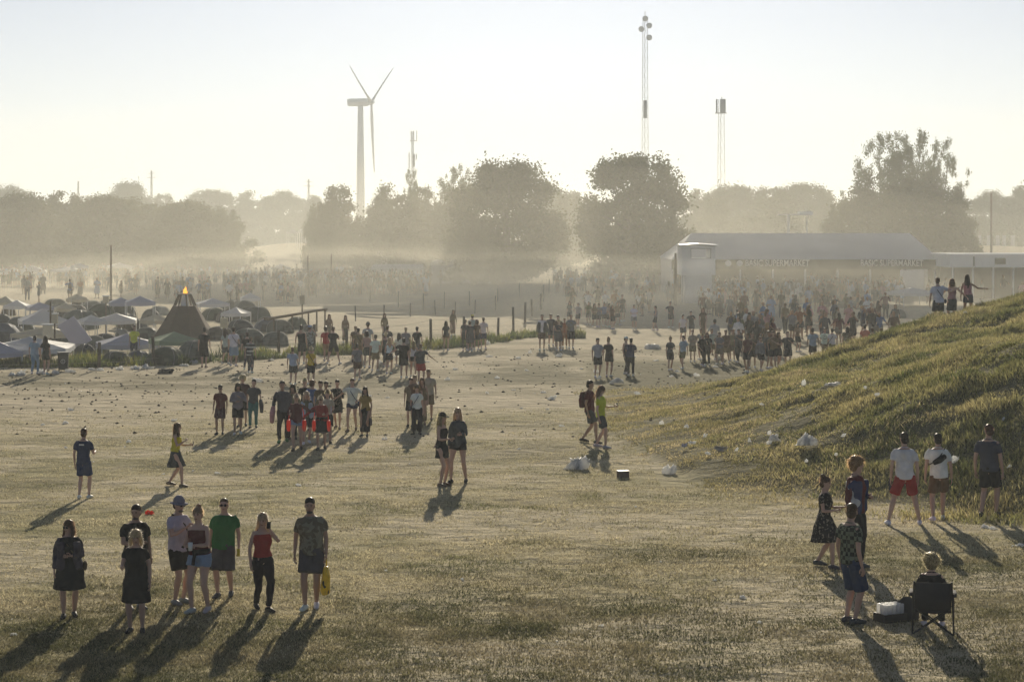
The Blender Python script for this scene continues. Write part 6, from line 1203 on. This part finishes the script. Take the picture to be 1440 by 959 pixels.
sheet(1052, 561, 26, .5, 'pale bent board lying on the mound flank', 'card', tilt=.2, dp=.25); crumple(962, 632, 9, 4, 'purple-grey scrap in the long grass', 'lav', lobes=2); crumple(973, 628, 10, 3, 'thin white scrap beside the purple-grey one', lobes=2); crumple(1036, 638, 5, 4, 'tiny white scrap right of the cardboard', lobes=1)
crumple(918, 491, 22, 8, 'white heap of plastic on the grass before the right crowd', lobes=3); crumple(868, 541, 14, 6, 'white bag on the track behind the youth in yellow', lobes=3); crumple(860, 540, 7, 4, 'small scrap left of the bag behind the youth in yellow', lobes=1); crumple(776, 562, 9, 6, 'white crumpled scrap alone on the open grass'); crumple(930, 600, 5, 4, 'little scrap left of the long grass', lobes=1)
for i in range(30):
    q = random.Random(i*3+1); px = q.choice((q.uniform(500, 1000), q.uniform(700, 1100))); py = q.uniform(486, 560); crumple(px, py, q.uniform(4, 9), q.uniform(2, 4), 'small white scrap on the darker grass of the middle field', lobes=1, grp='white scraps on the middle field')
for i in range(13):
    q = random.Random(i*9+4); px = q.uniform(960, 1430); py = q.uniform(max(535, 600-(px-960)*.33), 660); crumple(px, py, q.uniform(4, 8), q.uniform(2.5, 4.5), 'small white scrap caught in the rough grass of the mound', lobes=1+i % 2, grp='scraps in the mound grass')
for i in range(34):
    q = random.Random(i*5+2); px = q.uniform(0, 400) if i < 26 else q.uniform(520, 690); py = np.interp(px, [0, 139, 216, 340, 400, 540, 606, 700], [527, 521, 516, 508, 503, 492, 490, 484])+q.uniform(-2, 3); crumple(px, py, q.uniform(6, 13), q.uniform(3, 6), 'white rubbish heaped along the foot of the campsite fence', lobes=2, grp='rubbish along the campsite fence')
for i, (px, py, w_) in enumerate([(363, 537, 14), (92, 596, 8), (93, 630, 5), (180, 622, 7), (60, 598, 6), (245, 592, 7), (420, 683, 8), (331, 729, 5), (306, 666, 7), (430, 806, 5), (845, 880, 6), (1045, 842, 9), (1068, 876, 7), (650, 815, 5), (20, 893, 8), (100, 577, 7), (230, 667, 4), (541, 618, 8), (543, 803, 4), (733, 575, 5), (770, 576, 5), (730, 632, 5), (790, 600, 6), (600, 540, 6)]):
    crumple(px, py, w_, w_*.5, 'small piece of white litter lying alone on the near grass', lobes=1+(i % 2), grp='litter pieces on the near grass')
o = crumple(211, 723, 12, 6, 'orange scrap on the grass behind the bearded man in black', 'plastic_o', lobes=2)
crumple(233, 525, 20, 7, 'dark sack lying by the fence post left of the pyramid', 'dark', lobes=3)
# ------------------------------------------------------------------ air: thin haze everywhere and dust raised by the crowd
def vol(name, me, dens, col, aniso, loc=(0, 0, 0), scale=(1, 1, 1), label=None, cat=None):
    m = bpy.data.materials.new(name); m.use_nodes = True; n = m.node_tree.nodes; l = m.node_tree.links; n.remove(n['Principled BSDF'])
    v = n.new('ShaderNodeVolumePrincipled'); v.inputs['Color'].default_value = (*col, 1); v.inputs['Density'].default_value = dens; v.inputs['Anisotropy'].default_value = aniso
    l.new(v.outputs[0], n['Material Output'].inputs['Volume']); me.materials.append(m); o = link(name, me, None, loc); o.scale = scale
    return tag(o, label, cat, kind='stuff')
b = MB(); b.box((0, 1180, -1.4), (5300, 2600, 131)); vol('haze', b.mesh('haze', []), .00072, (.90, .97, 1.0), .22)
def cloud(px, d, wm, dm, hm, dens, lab, shells=3):
    """soft-edged dust: nested closed shells of even density"""
    x = (px-720)*d/FPX; me = MB()
    t = empty('dust', (x, d, 0)); tag(t, lab, 'dust', kind='stuff')
    for i in range(shells):
        k = (i+1)/shells; V, F = ball((0, 0, 0), 1, 1, 1, 32, 16); me = MB().add(V, F).mesh('dust_shell', [], True)
        o = vol('dust_shell', me, dens/shells, (1.0, .95, .80), .42, (0, 0, 0), (wm*k**.8, dm*k**.8, hm*(.6+.4*k))); o.parent = t
cloud(720, 205, 210, 135, 17.0, .0010, 'broad low veil of dust lying over the whole far field', 2)
cloud(690, 190, 60, 70, 12, .0016, 'denser dust hanging under the big round trees in the middle', 2)
qd = random.Random(21)
for k, (px, d, wm, hm) in enumerate([(300, 165, 16, 4.5), (380, 190, 22, 6), (470, 172, 15, 4), (545, 200, 20, 6.5), (600, 150, 14, 3.4), (660, 180, 17, 6), (720, 140, 12, 3), (770, 175, 15, 5.5), (840, 150, 13, 4), (900, 175, 15, 5), (930, 125, 9, 2.6), (1010, 150, 14, 4.2), (1080, 135, 13, 3.0), (1150, 150, 15, 3.6), (1230, 145, 12, 3.0), (180, 200, 20, 5)]):
    cloud(px, d, wm*1.35, wm*(.8+.5*qd.random()), hm*(.72 if d > 160 else 1), (.0060 if k < 11 else .0048)*(.7+.6*qd.random()), ['puff of dust over the left of the far crowd', 'wide puff of dust over the far crowd', 'dust puff by the two thin poles', 'tall dust puff left of the first big tree', 'low dust before the short fence', 'dust under the left of the first big tree', 'low dust near the fence end', 'dust between the two big round trees', 'dust over the track under the tallest tree', 'dust left of the white tower', 'low dust on the pale track', 'dust right of the white tower', 'dust over the right crowd under the first sign', 'dust over the right crowd between the signs', 'dust over the right crowd under the second sign', 'faint dust beside the tall pole'][k], 3)
